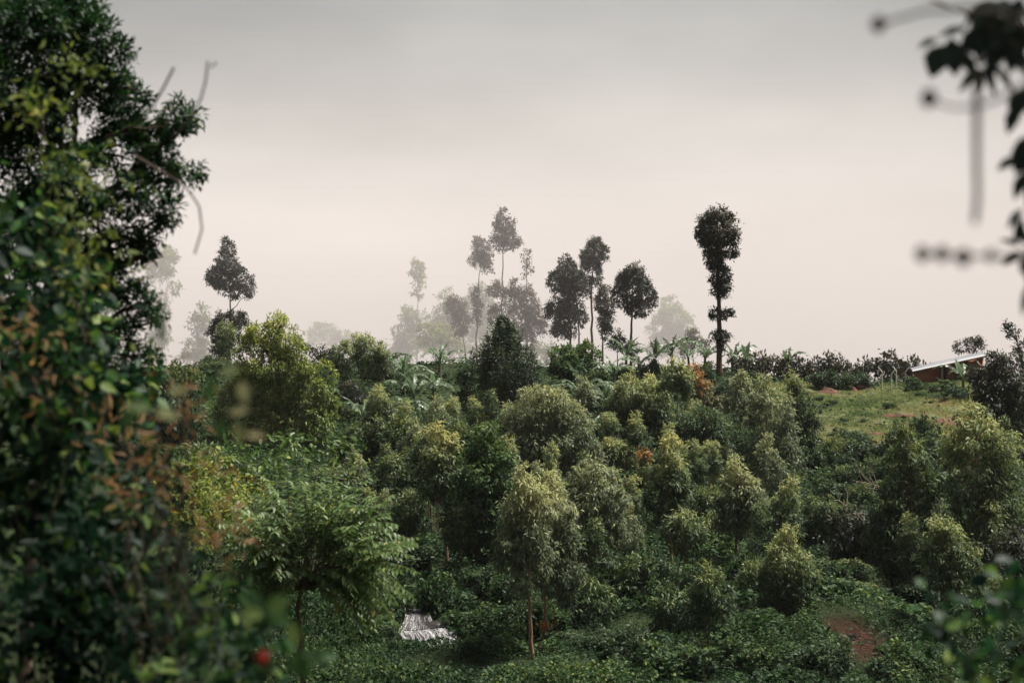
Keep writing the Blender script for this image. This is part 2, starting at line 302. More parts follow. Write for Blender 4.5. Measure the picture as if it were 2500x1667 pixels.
# ------------------------------------------------------------------ eucalyptus standing on the ridge
E = 'eucalyptus_tree'
G_R = 'tall eucalyptus on the ridge'; G_F = 'trees in the fog behind the ridge'; G_S = 'young eucalyptus on the slope'
rk = dict(subr=.42, nsub=16, mat='eucdark', bark='barkdark', L=.24, Wd=.085, k=5.2, newg=.32, tbase=.2, group=G_R, droop=.6)
tree(E, 'tallest lone eucalyptus with club shaped crown and two small leaf tufts low on its trunk', 106, [(1757,915),(1756,820),(1756,740),(1750,640),(1752,540)],
     [(1752,560,40,42),(1722,560,24,38),(1783,570,22,42),(1752,520,26,16),(1745,600,34,28),(1770,612,30,18),(1748,640,26,26),(1760,675,26,26),(1768,700,20,22),(1750,715,15,18),(1742,630,18,20),(1743,763,12,12),(1775,762,13,13),(1757,772,22,10),(1757,825,25,13),(1757,818,18,10),(1762,850,9,10)], tr=.24, yj=.15, **rk)
tree(E, 'round headed dark eucalyptus on a bare trunk beside the clump of three', 116, [(1541,905),(1541,780),(1545,690)],
     [(1546,705,42,44),(1546,668,24,20),(1578,722,25,34),(1514,712,20,34),(1560,755,30,22),(1535,745,25,20)], tr=.15, **rk)
tree(E, 'tallest of the dark eucalyptus clump right of the pine, slim with lumpy crown', 124, [(1446,880),(1444,780),(1444,680),(1450,600)],
     [(1452,612,26,26),(1450,592,14,12),(1470,622,16,20),(1434,630,18,22),(1442,665,28,34),(1430,695,20,22)], tr=.15, **rk)
tree(E, 'broad shaggy dark eucalyptus in the clump right of the pine, leaves hanging low', 121, [(1392,880),(1393,800),(1388,700)],
     [(1388,670,32,30),(1382,640,18,16),(1362,700,24,36),(1405,710,34,40),(1372,745,34,36),(1350,760,15,20),(1395,770,36,34),(1378,805,30,26),(1410,690,20,25)], tr=.14, extra_trunks=[[(1415,880),(1413,800),(1408,720)]], **rk)
tree(E, 'slender dark eucalyptus with narrow hanging crown between the clump and the round headed one', 119, [(1472,890),(1470,820),(1476,730)],
     [(1476,722,18,20),(1468,745,16,20),(1484,755,17,20),(1476,785,20,22),(1480,815,13,20)], tr=.1, **rk)
tree(E, 'small dark sapling in front of the mist between two ridge eucalyptus', 112, [(1508,900),(1507,840)], [(1508,820,11,11),(1512,842,15,16),(1500,838,11,14)], tr=.06, **rk)
tree(E, 'small dark tuft of a sapling at the foot of the round headed eucalyptus', 114, [(1549,900),(1546,850)], [(1545,850,14,14),(1536,846,9,9)], tr=.05, **rk)
tree(E, 'reddish brown small tree in front of the palest fog tree on the ridge', 140, [(1692,880),(1693,840)], [(1694,820,15,16),(1690,846,26,20),(1712,852,16,16),(1676,858,16,14)], mat='orange', bark='barkdark', L=.3, Wd=.1, k=4.2, newg=.1, tbase=.1, group=G_R, droop=.3)
ak = dict(subr=.42, nsub=16, mat='brown', bark='barkdark', L=.36, Wd=.12, k=4.2, newg=.35, tbase=.25, group=G_F, droop=.6)
tree(E, 'highest hazy eucalyptus of the middle group, pointed crown on a thin trunk', 160, [(1226,860),(1227,700),(1230,560)], [(1234,555,24,26),(1228,530,14,18),(1218,580,18,20),(1240,588,24,22),(1259,592,16,14),(1225,600,18,12)], tr=.16, **ak)
tree(E, 'hazy eucalyptus with round head and a sheath of leaves down its leaning trunk', 168, [(1163,860),(1164,760),(1169,690),(1176,620)], [(1174,610,24,22),(1168,592,14,12),(1186,632,22,20),(1165,632,18,18),(1190,655,13,9),(1165,725,11,20),(1167,752,10,18),(1164,780,9,16)], tr=.15, **ak)
tree(E, 'thin hazy eucalyptus with tiny open crown, right of the highest one', 163, [(1288,860),(1285,720),(1288,630)], [(1288,625,13,15),(1284,645,12,10),(1281,668,9,10),(1298,660,6,8),(1292,700,7,8)], tr=.11, **{**ak, 'k': 2.0})
tree(E, 'wide hazy eucalyptus mass under the highest one, behind the pine', 156, [(1252,870),(1254,780),(1256,720)], [(1258,705,16,22),(1214,712,22,24),(1248,745,34,34),(1288,745,28,36),(1310,775,24,30),(1270,790,36,32),(1208,772,20,26),(1285,830,26,24),(1320,800,14,18)], tr=.15, extra_trunks=[[(1285,870),(1284,760)]], **ak)
tree(E, 'egg shaped hazy brown crown left of the highest eucalyptus', 176, [(1137,860),(1124,790),(1118,750)], [(1118,765,28,30),(1112,745,22,20),(1130,785,22,24),(1122,805,16,16)], tr=.13, **ak)
fk = dict(subr=.42, nsub=16, mat='eucgreen', bark='barkdark', L=.6, Wd=.24, k=4.2, newg=.0, tbase=.45, group=G_F, droop=.5)
tree(E, 'faint pale eucalyptus with small pointed head, tallest of the faded ones', 262, [(1018,880),(1018,760),(1018,660)], [(1018,665,17,22),(1016,645,11,12),(1024,690,16,14),(1014,715,8,8),(1026,728,8,6),(1035,770,10,10)], tr=.2, **fk)
tree(E, 'faint square topped tree below the tallest faded eucalyptus', 255, [(1002,880),(1000,800)], [(995,780,22,28),(1010,785,20,26),(985,820,25,30),(1010,840,40,30),(985,860,35,25)], tr=.25, **fk)
tree(E, 'faint domed tree behind the egg shaped brown crown', 250, [(1098,880),(1095,780)], [(1095,735,22,24),(1090,770,28,30),(1110,790,30,30),(1070,815,40,30),(1075,850,60,22)], tr=.25, **fk)
tree(E, 'faint tall domed tree rising behind the sheathed eucalyptus', 258, [(1172,880),(1172,760)], [(1172,715,24,24),(1155,745,24,28),(1190,755,30,34),(1170,800,44,36),(1170,850,50,22)], tr=.25, **fk)
tree(E, 'brownish hazy bushy tree low between the faded trees', 205, [(1062,890),(1062,840)], [(1050,810,30,18),(1080,815,26,18),(1065,835,40,18),(1110,840,22,18)], tr=.15, **fk)
tree(E, 'low hazy tree in the mist just right of the pine', 215, [(1335,890),(1335,850)], [(1330,850,28,18),(1350,862,18,14),(1315,870,30,14)], tr=.15, **fk)
tree(E, 'big pale dome of a tree fading in fog left of the lone tallest eucalyptus', 285, [(1640,890),(1640,800)], [(1636,748,22,24),(1640,785,42,34),(1615,805,30,34),(1670,810,30,36),(1640,830,52,36),(1610,850,30,20)], tr=.3, **fk)
tree(E, 'pale loose tree fading in fog left of the dark eucalyptus by the near leaves', 225, [(492,900),(492,820)], [(486,765,17,20),(478,790,15,18),(505,790,14,16),(492,820,20,22),(476,850,24,26),(508,860,26,24),(468,880,22,24)], tr=.2, **fk)
tree(E, 'pale tall tree in fog half hidden by the near leafy tree', 245, [(395,900),(398,760)], [(398,640,36,30),(412,625,20,18),(385,670,25,24),(398,735,16,20),(428,703,14,14),(395,770,24,20),(385,820,30,30)], tr=.25, **fk)
tree(E, 'faintest low tree on the far rise between the big bright green tree and the trio', 330, [(790,900),(790,850)], [(772,810,20,18),(800,802,16,14),(790,830,40,20),(840,822,34,14),(860,838,28,12)], tr=.25, **fk)
tree(E, 'dark eucalyptus with heart shaped crown above the big bright green tree', 122, [(560,900),(562,800),(562,740),(558,650)], [(556,612,17,20),(552,592,11,10),(556,650,32,30),(526,675,26,26),(590,680,26,28),(545,705,26,22),(608,712,14,14),(575,710,22,18)], tr=.13, **rk)
tree(E, 'dark brownish tree at the foot of the heart shaped eucalyptus', 114, [(560,910),(556,850),(550,790)], [(548,785,26,22),(585,785,24,20),(530,810,24,24),(560,820,34,26),(545,855,28,28),(570,770,16,12)], tr=.11, **rk)
tree(E, 'small olive round tree in front of the dark brownish one on the ridge', 106, [(556,930),(555,850)], [(555,808,24,20),(552,835,26,22),(556,865,20,22)], mat='euc', bark='bark', L=.25, Wd=.075, k=3, newg=.25, tbase=.35, group=G_S)
# ------------------------------------------------------------------ slope trees, far to near
sk = dict(L=.22, Wd=.062, group=G_S)
tree(E, 'big bright green tree with yellow right shoulder, widest crown under the ridge', 82, [(690,1100),(688,1000),(680,880)],
     [(668,795,30,24),(648,830,44,34),(700,835,34,34),(612,868,36,36),(662,880,50,38),(728,875,30,38),(700,920,48,40),(770,925,36,38),(600,935,40,44),(650,960,54,44),(745,975,50,44),(788,990,28,50),(700,1015,70,44),(775,1045,36,44),(620,1020,54,44),(560,985,36,46),(590,1080,52,36),(690,1075,70,36)],
     mat='eucgreen', L=.26, Wd=.078, k=3.6, tr=.2, newg=.2, tbase=.42, group=G_S, maxl=60000)
tree('broadleaf_tree', 'dark ragged small tree against the fog right of the big bright green tree', 103, [(790,930),(785,880),(775,860)], [(742,838,18,10),(752,856,16,10),(772,868,16,14),(796,860,20,16),(800,885,18,20),(780,895,16,16)], mat='eucdark', bark='barkdark', L=.26, Wd=.1, k=2.4, droop=.1, rand=.9, newg=.1)
tree(E, 'leftmost of the three thin trunked trees by the ridge, soft oval crown', 98, [(842,980),(842,900)], [(838,862,22,22),(832,885,24,24),(846,905,22,20)], L=.25, Wd=.075, newg=.25, tbase=.3, tr=.06, group=G_S)
tree(E, 'middle one of the three thin trunked trees, highest with rusty top', 99, [(884,980),(884,900),(880,850)], [(872,835,24,22),(890,845,20,22),(884,875,22,24),(886,895,15,14)], L=.25, Wd=.075, newg=.4, tbase=.28, tr=.06, group=G_S)
tree(E, 'right one of the three thin trunked trees, on the longest bare pale trunk', 92, [(926,1050),(930,940),(928,870)], [(926,855,22,18),(930,880,30,22),(920,900,22,16),(940,900,18,14)], L=.22, Wd=.055, newg=.3, tbase=.28, tr=.065, group=G_S)
tree(E, 'little dark umbrella shaped tree on two bare stems below the trio', 90, [(840,1040),(850,980)], [(858,952,22,14),(845,968,18,14),(872,968,20,14)], mat='eucdark', L=.2, Wd=.05, newg=.2, tr=.05, extra_trunks=[[(870,1040),(866,980)]], group=G_S)
tree('broadleaf_tree', 'glossy dome of dark green leaves behind the banana plants, right of the pine', 102, [(1402,970),(1402,900)], [(1372,878,34,28),(1400,862,28,18),(1432,868,26,26),(1452,890,20,30),(1400,900,52,32),(1362,905,22,26),(1425,920,40,26),(1390,935,40,20)], mat='broad', bark='barkdark', L=.26, Wd=.13, k=5, droop=.2, newg=.3, tbase=.3, tr=.15, flat=.3)
tree('broadleaf_tree', 'narrow dark leafy tree leaning against the left of the pine', 91, [(1150,1050),(1148,960)], [(1138,898,16,16),(1142,930,22,24),(1135,955,18,20),(1150,975,26,28),(1140,1010,28,24),(1165,1015,22,24)], mat='shrub', bark='barkdark', L=.2, Wd=.08, k=3.2, droop=.3, newg=.1, tbase=.12, tr=.08)
tree(E, 'large spreading pale green eucalyptus in the middle of the slope', 68, [(1322,1200),(1323,1120),(1320,1020)],
     [(1318,968,34,20),(1290,990,36,26),(1350,990,40,30),(1262,1020,32,30),(1320,1025,48,34),(1385,1025,34,34),(1245,1060,30,30),(1300,1070,44,36),(1360,1075,46,38),(1418,1075,32,40),(1240,1110,34,34),(1440,1120,28,34),(1395,1120,34,34),(1290,1120,36,28)],
     mat='eucgrey', k=4.2, tr=.15, newg=.32, tbase=.4, maxl=70000, **sk)
tree(E, 'bushy eucalyptus with thick double crown left of the slim tree with a high head', 82, [(1570,1130),(1570,1050),(1562,960)], [(1560,935,34,24),(1540,965,36,30),(1585,965,34,32),(1525,1005,38,36),(1580,1010,46,36),(1615,1030,34,34),(1545,1050,46,32),(1600,1060,40,26),(1510,1040,28,30)], k=4.2, tr=.11, newg=.45, tbase=.26, L=.24, Wd=.07, group=G_S)
tree(E, 'slim eucalyptus with olive head high on a bare thin trunk, middle of the right slope', 77, [(1654,1140),(1656,1040),(1650,940)], [(1650,898,17,18),(1640,922,26,22),(1662,925,24,22),(1648,952,32,20),(1672,962,16,14)], tr=.06, newg=.35, tbase=.3, L=.23, Wd=.07, group=G_S)
tree(E, 'eucalyptus with bright orange young tips, just right of the slim tree with a high head', 84, [(1712,1060),(1705,980)], [(1692,912,13,16),(1704,925,14,16),(1690,945,20,18),(1708,965,28,26),(1738,985,16,24),(1700,1000,30,26),(1725,1020,26,22)], mat='orange', tr=.07, newg=.75, tbase=.22, L=.23, Wd=.07, group=G_S)
tree(E, 'conical grey green sapling right below the lone tallest eucalyptus', 85, [(1808,1050),(1806,980)], [(1803,925,12,18),(1806,950,22,22),(1815,975,30,24),(1795,985,26,22),(1812,1005,30,18)], mat='eucgrey', tr=.06, newg=.3, tbase=.45, L=.23, Wd=.07, group=G_S)
tree(E, 'dark olive eucalyptus at the left edge of the pasture, behind the big drooping one', 77, [(1948,1090),(1945,1020)], [(1932,935,16,20),(1950,950,14,16),(1945,975,24,24),(1962,1005,28,28),(1948,1030,32,26),(1972,1040,22,24)], tr=.08, newg=.5, tbase=.16, L=.23, Wd=.07, group=G_S)
tree(E, 'tall drooping eucalyptus with spire top beside the left edge of the pasture', 71, [(1876,1230),(1876,1120),(1868,960)], [(1864,942,13,22),(1868,968,22,20),(1885,990,34,26),(1860,1005,28,24),(1900,1030,36,28),(1868,1045,36,30),(1915,1070,40,32),(1865,1085,44,32),(1900,1110,48,32),(1850,1125,44,28),(1925,1120,32,26),(1870,1150,48,26)], mat='eucgrey', k=2.9, tr=.1, newg=.35, tbase=.36, **sk)
tree(E, 'dark dense eucalyptus on two pale trunks, below the orange tipped tree', 74, [(1702,1200),(1698,1120),(1705,1050)], [(1715,1025,36,28),(1690,1060,36,30),(1745,1060,36,32),(1715,1085,44,30),(1755,1105,34,32),(1690,1105,34,26)], mat='shrub', bark='bark', tr=.07, newg=.2, tbase=.2, extra_trunks=[[(1733,1200),(1732,1120)]], **sk)
tree(E, 'low tuft crowned sapling pair with thin red stems, right of the large spreading eucalyptus', 69, [(1499,1165),(1500,1110)], [(1498,1088,20,18),(1512,1105,28,20),(1538,1108,24,20),(1488,1112,18,18)], tr=.04, newg=.45, tbase=.3, extra_trunks=[[(1504,1165),(1506,1110)], [(1523,1165),(1526,1110)]], **sk)
tree(E, 'small rusty topped sapling just left of the spire with orange tip', 67, [(1577,1190),(1577,1150)], [(1572,1118,13,14),(1578,1140,18,18),(1580,1165,22,20)], mat='orange', tr=.04, newg=.5, tbase=.2, **sk)
tree(E, 'eucalyptus with golden domed top and dark skirt above the waterfall', 57, [(1090,1395),(1092,1290),(1080,1130)], [(1064,1056,15,22),(1078,1075,26,18),(1058,1098,24,20),(1098,1098,26,22),(1078,1120,40,24),(1060,1150,34,26),(1102,1150,36,28),(1080,1185,42,28),(1112,1200,28,26),(1058,1195,26,26)], tr=.075, newg=.75, tbase=.2, **sk)
tree('broadleaf_tree', 'deep green broadleaf tree with tiered boughs between golden topped tree and the front pale one', 54, [(1160,1445),(1166,1350),(1185,1200)],
     [(1205,1070,32,30),(1180,1095,34,30),(1160,1130,34,28),(1210,1125,34,32),(1185,1165,44,30),(1150,1185,36,28),(1215,1190,34,36),(1170,1225,46,30),(1130,1250,34,34),(1200,1250,40,36),(1160,1285,48,30),(1120,1305,34,32),(1195,1305,38,34),(1150,1345,44,30),(1205,1350,32,28)], mat='broad', bark='barkdark', L=.19, Wd=.085, k=3.6, droop=.5, newg=.28, tbase=.2, tr=.12, maxl=56000)
tree(E, 'front pale eucalyptus with twin yellow tips and long tan trunk, right of the waterfall', 44, [(1298,1600),(1296,1540),(1289,1460),(1292,1380),(1300,1250)],
     [(1286,1164,17,24),(1282,1190,24,22),(1300,1215,38,26),(1265,1235,30,28),(1310,1255,44,30),(1262,1275,36,30),(1300,1300,48,32),(1250,1325,34,32),(1300,1345,48,34),(1245,1375,26,32),(1290,1390,40,30),(1268,1425,20,26)], mat='eucgrey', k=4.2, L=.18, Wd=.048, tr=.075, newg=.55, tbase=.36, group=G_S, maxl=56000)
clump_tree = tree(E, 'eucalyptus close behind the front pale one, its trunk wearing a clump of dead orange leaves', 45.5, [(1325,1590),(1331,1500),(1328,1440),(1340,1320)],
     [(1338,1180,20,22),(1345,1210,30,26),(1362,1240,34,28),(1345,1275,36,30),(1378,1280,26,30),(1360,1320,40,34),(1385,1350,28,34),(1350,1370,34,30),(1382,1400,32,32),(1355,1430,30,30),(1378,1445,22,24)], mat='eucgrey', k=4.2, L=.18, Wd=.048, tr=.06, newg=.55, tbase=.33, group=G_S)
tree(E, 'broad grey green eucalyptus right behind the front pale one, hanging leaves', 52, [(1402,1590),(1402,1480),(1440,1300)], [(1440,1160,34,26),(1470,1175,34,28),(1425,1190,30,28),(1455,1210,48,30),(1490,1225,32,30),(1430,1245,36,32),(1475,1265,42,32),(1440,1300,40,32),(1490,1310,30,32),(1460,1345,36,28)], mat='eucgrey', k=4.2, tr=.06, newg=.22, tbase=.4, L=.2, Wd=.055, group=G_S)
tree(E, 'spire shaped eucalyptus with straw orange tip in the middle of the right slope', 56, [(1637,1425),(1640,1320),(1636,1130)], [(1631,1086,12,24),(1634,1112,18,20),(1635,1140,24,20),(1624,1165,28,22),(1650,1172,28,24),(1636,1200,42,24),(1620,1228,32,24),(1658,1230,28,24),(1640,1255,38,22)], tr=.07, newg=.75, tbase=.2, **sk)
tree(E, 'small dark crowned sapling against the right of the straw tipped spire', 55, [(1672,1420),(1672,1320)], [(1676,1265,24,18),(1665,1290,26,24),(1685,1305,24,24),(1670,1325,26,20)], tr=.05, newg=.3, tbase=.22, **sk)
tree(E, 'drooping eucalyptus with orange tuft top, mid slope between the spire and the thicket', 58, [(1796,1400),(1798,1320),(1805,1180)], [(1803,1146,15,24),(1806,1170,22,20),(1795,1195,28,22),(1825,1200,28,24),(1808,1222,42,24),(1782,1245,30,24),(1840,1248,34,26),(1810,1268,46,26),(1800,1295,34,20)], mat='eucgrey', tr=.065, newg=.7, tbase=.3, **sk)
tree(E, 'dark conical eucalyptus with golden shoulders beside the grassy bank', 48, [(1926,1560),(1926,1480),(1922,1340)], [(1920,1308,18,22),(1920,1335,24,20),(1902,1358,26,22),(1942,1362,26,22),(1922,1385,42,26),(1895,1410,34,26),(1955,1412,30,28),(1925,1435,50,28),(1900,1465,36,28),(1958,1465,32,28),(1930,1500,44,28),(1905,1530,30,30),(1960,1520,28,30)], tr=.075, newg=.55, tbase=.22, L=.18, Wd=.052, group=G_S)
tree(E, 'small front eucalyptus on a bare reddish stem, lower middle of the right half', 44, [(1727,1630),(1730,1560),(1732,1450)], [(1734,1400,15,18),(1730,1428,26,22),(1715,1452,26,24),(1750,1458,28,26),(1725,1482,42,24),(1700,1502,28,22),(1758,1500,30,24),(1730,1518,44,20)], mat='shrub', bark='bark', tr=.045, newg=.45, tbase=.22, L=.17, Wd=.042, group=G_S)
tree(E, 'tall grey green eucalyptus at the right, lit left flank, in front of the pasture', 56, [(2232,1500),(2232,1380),(2220,1120)], [(2216,1065,14,18),(2220,1092,26,22),(2205,1120,30,26),(2242,1122,30,26),(2222,1155,46,28),(2190,1185,34,30),(2250,1190,40,32),(2215,1225,48,30),(2175,1245,36,32),(2245,1262,46,34),(2205,1295,46,30),(2160,1305,34,30),(2235,1330,46,30),(2180,1345,40,26),(2135,1340,22,26),(2210,1380,44,28),(2262,1385,38,28)], mat='shrub', bark='bark', k=4.2, tr=.1, newg=.4, tbase=.22, maxl=64000, **sk)
tree(E, 'largest eucalyptus at the right edge with yellow dome top and dark body', 54, [(2388,1515),(2390,1400),(2386,1200),(2385,1060)], [(2380,1015,34,22),(2352,1042,32,26),(2408,1045,36,28),(2380,1068,46,30),(2338,1085,34,32),(2430,1085,38,34),(2385,1112,56,34),(2345,1135,38,34),(2445,1135,36,36),(2400,1160,54,36),(2350,1190,40,34),(2455,1195,34,38),(2400,1215,50,34),(2440,1255,38,34),(2365,1250,34,30),(2410,1290,42,28),(2370,1320,42,32),(2440,1330,46,36),(2410,1370,40,28)], mat='euc', k=2.6, tr=.13, newg=.45, tbase=.2, maxl=70000, **sk)
tree(E, 'dark young eucalyptus on a single red trunk in front of the largest right edge one', 48, [(2303,1545),(2308,1450),(2305,1330)], [(2303,1285,24,18),(2295,1310,30,22),(2325,1318,28,24),(2305,1345,44,26),(2280,1375,34,26),(2335,1380,36,28),(2305,1405,46,24),(2350,1415,26,22)], tr=.055, newg=.4, tbase=.22, L=.18, Wd=.052, group=G_S)
tree(E, 'dark tall thicket tree at the right frame edge below the house', 76, [(2450,1160),(2450,1050),(2445,950)], [(2438,880,24,20),(2420,905,32,26),(2462,905,34,28),(2440,935,46,30),(2405,960,34,34),(2475,965,34,36),(2435,1000,46,34),(2480,1040,34,44),(2410,1030,30,32),(2445,1060,40,32),(2490,1110,30,40)], mat='eucdark', bark='barkdark', k=4.2, tr=.13, newg=.2, tbase=.25, L=.25, Wd=.075, group=G_S)
tree('broadleaf_tree', 'ragged dark branch top poking up at the right frame edge above the house', 88, [(2500,950),(2495,880),(2480,820)], [(2458,797,18,7),(2470,806,16,9),(2480,822,13,12),(2492,845,15,16),(2485,865,14,12),(2500,880,16,20)], mat='eucdark', bark='barkdark', L=.2, Wd=.085, k=2.6, droop=.2, newg=.05, tbase=.15, tr=.1, rand=.9)
tree('broadleaf_tree', 'small umbrella crown on thin stems rising behind the brick house', 113, [(2372,930),(2374,860)], [(2372,842,22,13),(2392,845,15,14),(2350,850,14,13)], mat='eucdark', bark='barkdark', L=.26, Wd=.085, k=4.2, droop=.2, newg=.3, tr=.06, extra_trunks=[[(2384,930),(2388,865)], [(2362,930),(2360,868)]])
ex = dict(mat='shrub', bark='bark', L=.19, Wd=.058, tr=.05, newg=.3, group=G_S)
tree(E, 'shadowy round tree between the broad grey green eucalyptus and the spire', 50, [(1560,1590),(1560,1480)], [(1560,1400,36,28),(1530,1430,34,30),(1590,1440,34,30),(1555,1475,42,28)], tbase=.2, **ex)
tree(E, 'squat dark tree left of the small front eucalyptus with bare reddish stem', 47, [(1640,1600),(1640,1520)], [(1640,1465,32,28),(1615,1500,30,28),(1665,1505,28,26),(1640,1532,36,22)], tbase=.16, **ex)
tree(E, 'small yellowish tree tucked left of the dark conical eucalyptus', 50, [(1842,1560),(1842,1480)], [(1842,1402,22,22),(1830,1435,30,26),(1852,1462,28,26)], tbase=.34, **ex)
tree(E, 'dark bushy tree left of the pale dead trunk below the pasture', 62, [(2000,1400),(2000,1310)], [(2000,1238,30,26),(1975,1268,30,26),(2028,1272,30,28),(2000,1300,40,24)], tbase=.2, **ex)
tree(E, 'soft pale sapling between the spire and the orange tufted eucalyptus', 61, [(1740,1420),(1740,1350)], [(1736,1288,22,22),(1725,1318,28,24),(1754,1322,24,24),(1740,1345,30,18)], tbase=.36, **ex)
tree(E, 'dark tree low behind the broad grey green eucalyptus', 48, [(1452,1590),(1450,1500)], [(1442,1445,30,26),(1470,1470,30,28),(1428,1488,30,26),(1458,1512,36,22)], tbase=.18, **ex)
tree(E, 'dull olive tree left of the golden topped eucalyptus', 62, [(960,1330),(960,1230)], [(960,1150,34,28),(930,1183,32,28),(988,1188,32,28),(960,1216,42,26)], tbase=.22, **ex)
tree(E, 'grey olive tree below the umbrella shaped one', 75, [(900,1160),(900,1090)], [(900,1048,34,26),(872,1078,32,26),(930,1082,30,26),(900,1105,40,22)], tbase=.26, **ex)
tree(E, 'shady tree on a thin stem above the bend of the stream', 58, [(1000,1420),(1000,1310)], [(1000,1238,30,30),(976,1278,30,28),(1020,1288,28,28)], tbase=.18, **ex)
# deep thicket in the lower right corner and behind the spur
tree(E, 'shadowy slender eucalyptus behind the grassy bank, left of the tall grey green one', 59, [(2075,1420),(2076,1340),(2080,1290)], [(2080,1270,34,24),(2055,1295,32,28),(2105,1300,34,30),(2080,1330,42,26),(2120,1340,26,24)], mat='eucdark', tr=.06, newg=.15, tbase=.3, **sk)
tree(E, 'dark eucalyptus at the right frame edge below the largest one', 51, [(2470,1560),(2470,1450)], [(2470,1340,36,34),(2490,1390,34,40),(2445,1400,36,34),(2475,1450,38,34)], mat='eucdark', tr=.08, newg=.15, tbase=.3, **sk)

# ------------------------------------------------------------------ the pine
def pine():
    d = 94; rng = np.random.default_rng(5); x0, _, ztop = P(1228, 785, d); zb = gz(x0, d); foot = np.array((x0, d, zb)); H = ztop - zb
    paths = [(np.array([(x0 + .03 * math.sin(t * 9), d, zb - .1 + (H - .1) * t) for t in np.linspace(0, 1, 14)]), .16 * (1 - .93 * np.linspace(0, 1, 14)))]
    pos, axs, tn = [], [], []
    def candle(c, h, r, n):
        t = rng.uniform(0, 1, n); a = rng.uniform(0, 6.28, n); rr = r * (1 - t * .55) * rng.uniform(.2, 1, n)
        pos.append(c + np.stack((np.cos(a) * rr, np.sin(a) * rr, t * h), -1))
        axs.append(np.stack((np.cos(a) * .7, np.sin(a) * .7, rng.uniform(-.9, .35, n) + t * .9), -1)); tn.append(np.clip(.05 + .65 * t + rng.normal(0, .12, n), 0, 1))
    prof = [(0, 0), (.05, .22), (.2, .85), (.38, 1.5), (.52, 2.15), (.7, 2.05), (.85, 1.6), (1, .9)]
    for i in range(340):
        f = rng.uniform(.0, .95) ** .8; z = ztop - f * H * .96; rm = np.interp(f, *zip(*prof)); a = rng.uniform(0, 6.28); r = rm * (.3 + .9 * rng.uniform(0, 1) ** .8)
        tip = np.array((x0 + math.cos(a) * r, d + math.sin(a) * r, z - .1 - .12 * r))
        if i % 4 == 0: paths.append((bend((x0, d, z - .3 - .1 * r), tip, 5, -.12, .01, rng), np.linspace(.04, .012, 5)))
        candle(tip - np.array((0, 0, .35)), rng.uniform(.8, 1.4) * (1 if f > .1 else .8), rng.uniform(.14, .24), 64)
    for i in range(46):
        f = rng.uniform(.12, .75); rm = np.interp(f, *zip(*prof)); a = rng.uniform(0, 6.28); candle(np.array((x0 + math.cos(a) * rm, d + math.sin(a) * rm, ztop - f * H * .96 - .3)), rng.uniform(1.2, 1.7), .11, 46)
    candle(np.array((x0, d, ztop - .9)), .95, .22, 60)
    root = empty('pine_tree', foot, 'dark upright pine with many candle like tips in the middle of the ridge', 'tree')
    V, Fc = tubes(paths, 6); obj('trunk', mesh_np('trunk', V - foot, Fc, 4, M['barkdark'], smooth=True), root)
    pos = np.concatenate(pos); axs = np.concatenate(axs); tn = np.concatenate(tn)
    V, Fc = leaf_arrays(DIAMOND, pos, leaf_axes(axs, rng), rng.uniform(.2, .36, len(pos)), .06)
    obj('crown', mesh_np('crown', V - foot, Fc, 4, M['pine'], tn), root)
pine()

# ------------------------------------------------------------------ shrubs, saplings: kinds built once, copied one by one
def blob_mesh(name, seed, blobs, L, Wd, k, mat, droop, newg, tbase, tmpl=DIAMOND, flat=None, per=8, rand=.7, outw=.6):
    rng = np.random.default_rng(seed); B = [(np.array(c, float), np.array(r, float)) for c, r in blobs]
    area = sum(b[1][0] * b[1][2] * np.pi for b in B); n = int(k * area / (L * Wd * .5))
    spr, nor = crown_sprays(rng, B, max(6, n // per), .55, .2, 9, up=.5)
    zt = max(b[0][2] + b[1][2] for b in B); zb = min(b[0][2] - b[1][2] for b in B)
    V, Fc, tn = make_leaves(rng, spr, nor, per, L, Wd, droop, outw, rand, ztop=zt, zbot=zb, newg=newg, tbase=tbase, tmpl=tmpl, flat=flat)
    V[:, 2] = np.maximum(V[:, 2], -.25)
    return mesh_np(name, V, Fc, 4, mat, tn)
def stems_mesh(seed, h, n, mat, spread=.5, r=.02):
    rng = np.random.default_rng(seed); ps = []
    for i in range(n):
        a = rng.uniform(0, 6.28); ps.append((bend((rng.normal(0, .06), rng.normal(0, .06), -.15), (math.cos(a) * spread * h, math.sin(a) * spread * h, h * rng.uniform(.7, 1)), 6, .05, .03, rng), np.linspace(r, r * .3, 6)))
    V, Fc = tubes(ps, 5); return mesh_np('stem', V, Fc, 4, mat, smooth=True)
def rblobs(seed, w, h, n):
    r = np.random.default_rng(seed); o = [((0, 0, h * .45), (w * .6, w * .6, h * .45))]
    for i in range(n):
        a = r.uniform(0, 6.28); q = r.uniform(.3, .75) * w; s = r.uniform(.3, .5); o.append(((math.cos(a) * q, math.sin(a) * q, h * r.uniform(.3, .85)), (w * s, w * s, h * s * .8)))
    return o
SH = {}
for i in range(4): SH['dark%d' % i] = (blob_mesh('foliage', 100 + i, rblobs(i, 1, 1.2, 7), .17, .075, 3.8, M['shrub'], .3, .14, .08), stems_mesh(i, 1, 6, M['barkdark']))
for i in range(4): SH['green%d' % i] = (blob_mesh('foliage', 120 + i, rblobs(20 + i, 1, 1.1, 6), .15, .085, 3.4, M['under'], .1, .22, .2, flat=.35), stems_mesh(i + 9, 1, 6, M['barkdark']))
for i in range(3): SH['pale%d' % i] = (blob_mesh('foliage', 140 + i, rblobs(40 + i, 1, 1.3, 7), .18, .06, 3.8, M['shrub'], .4, .25, .3), stems_mesh(i + 19, 1, 6, M['bark']))
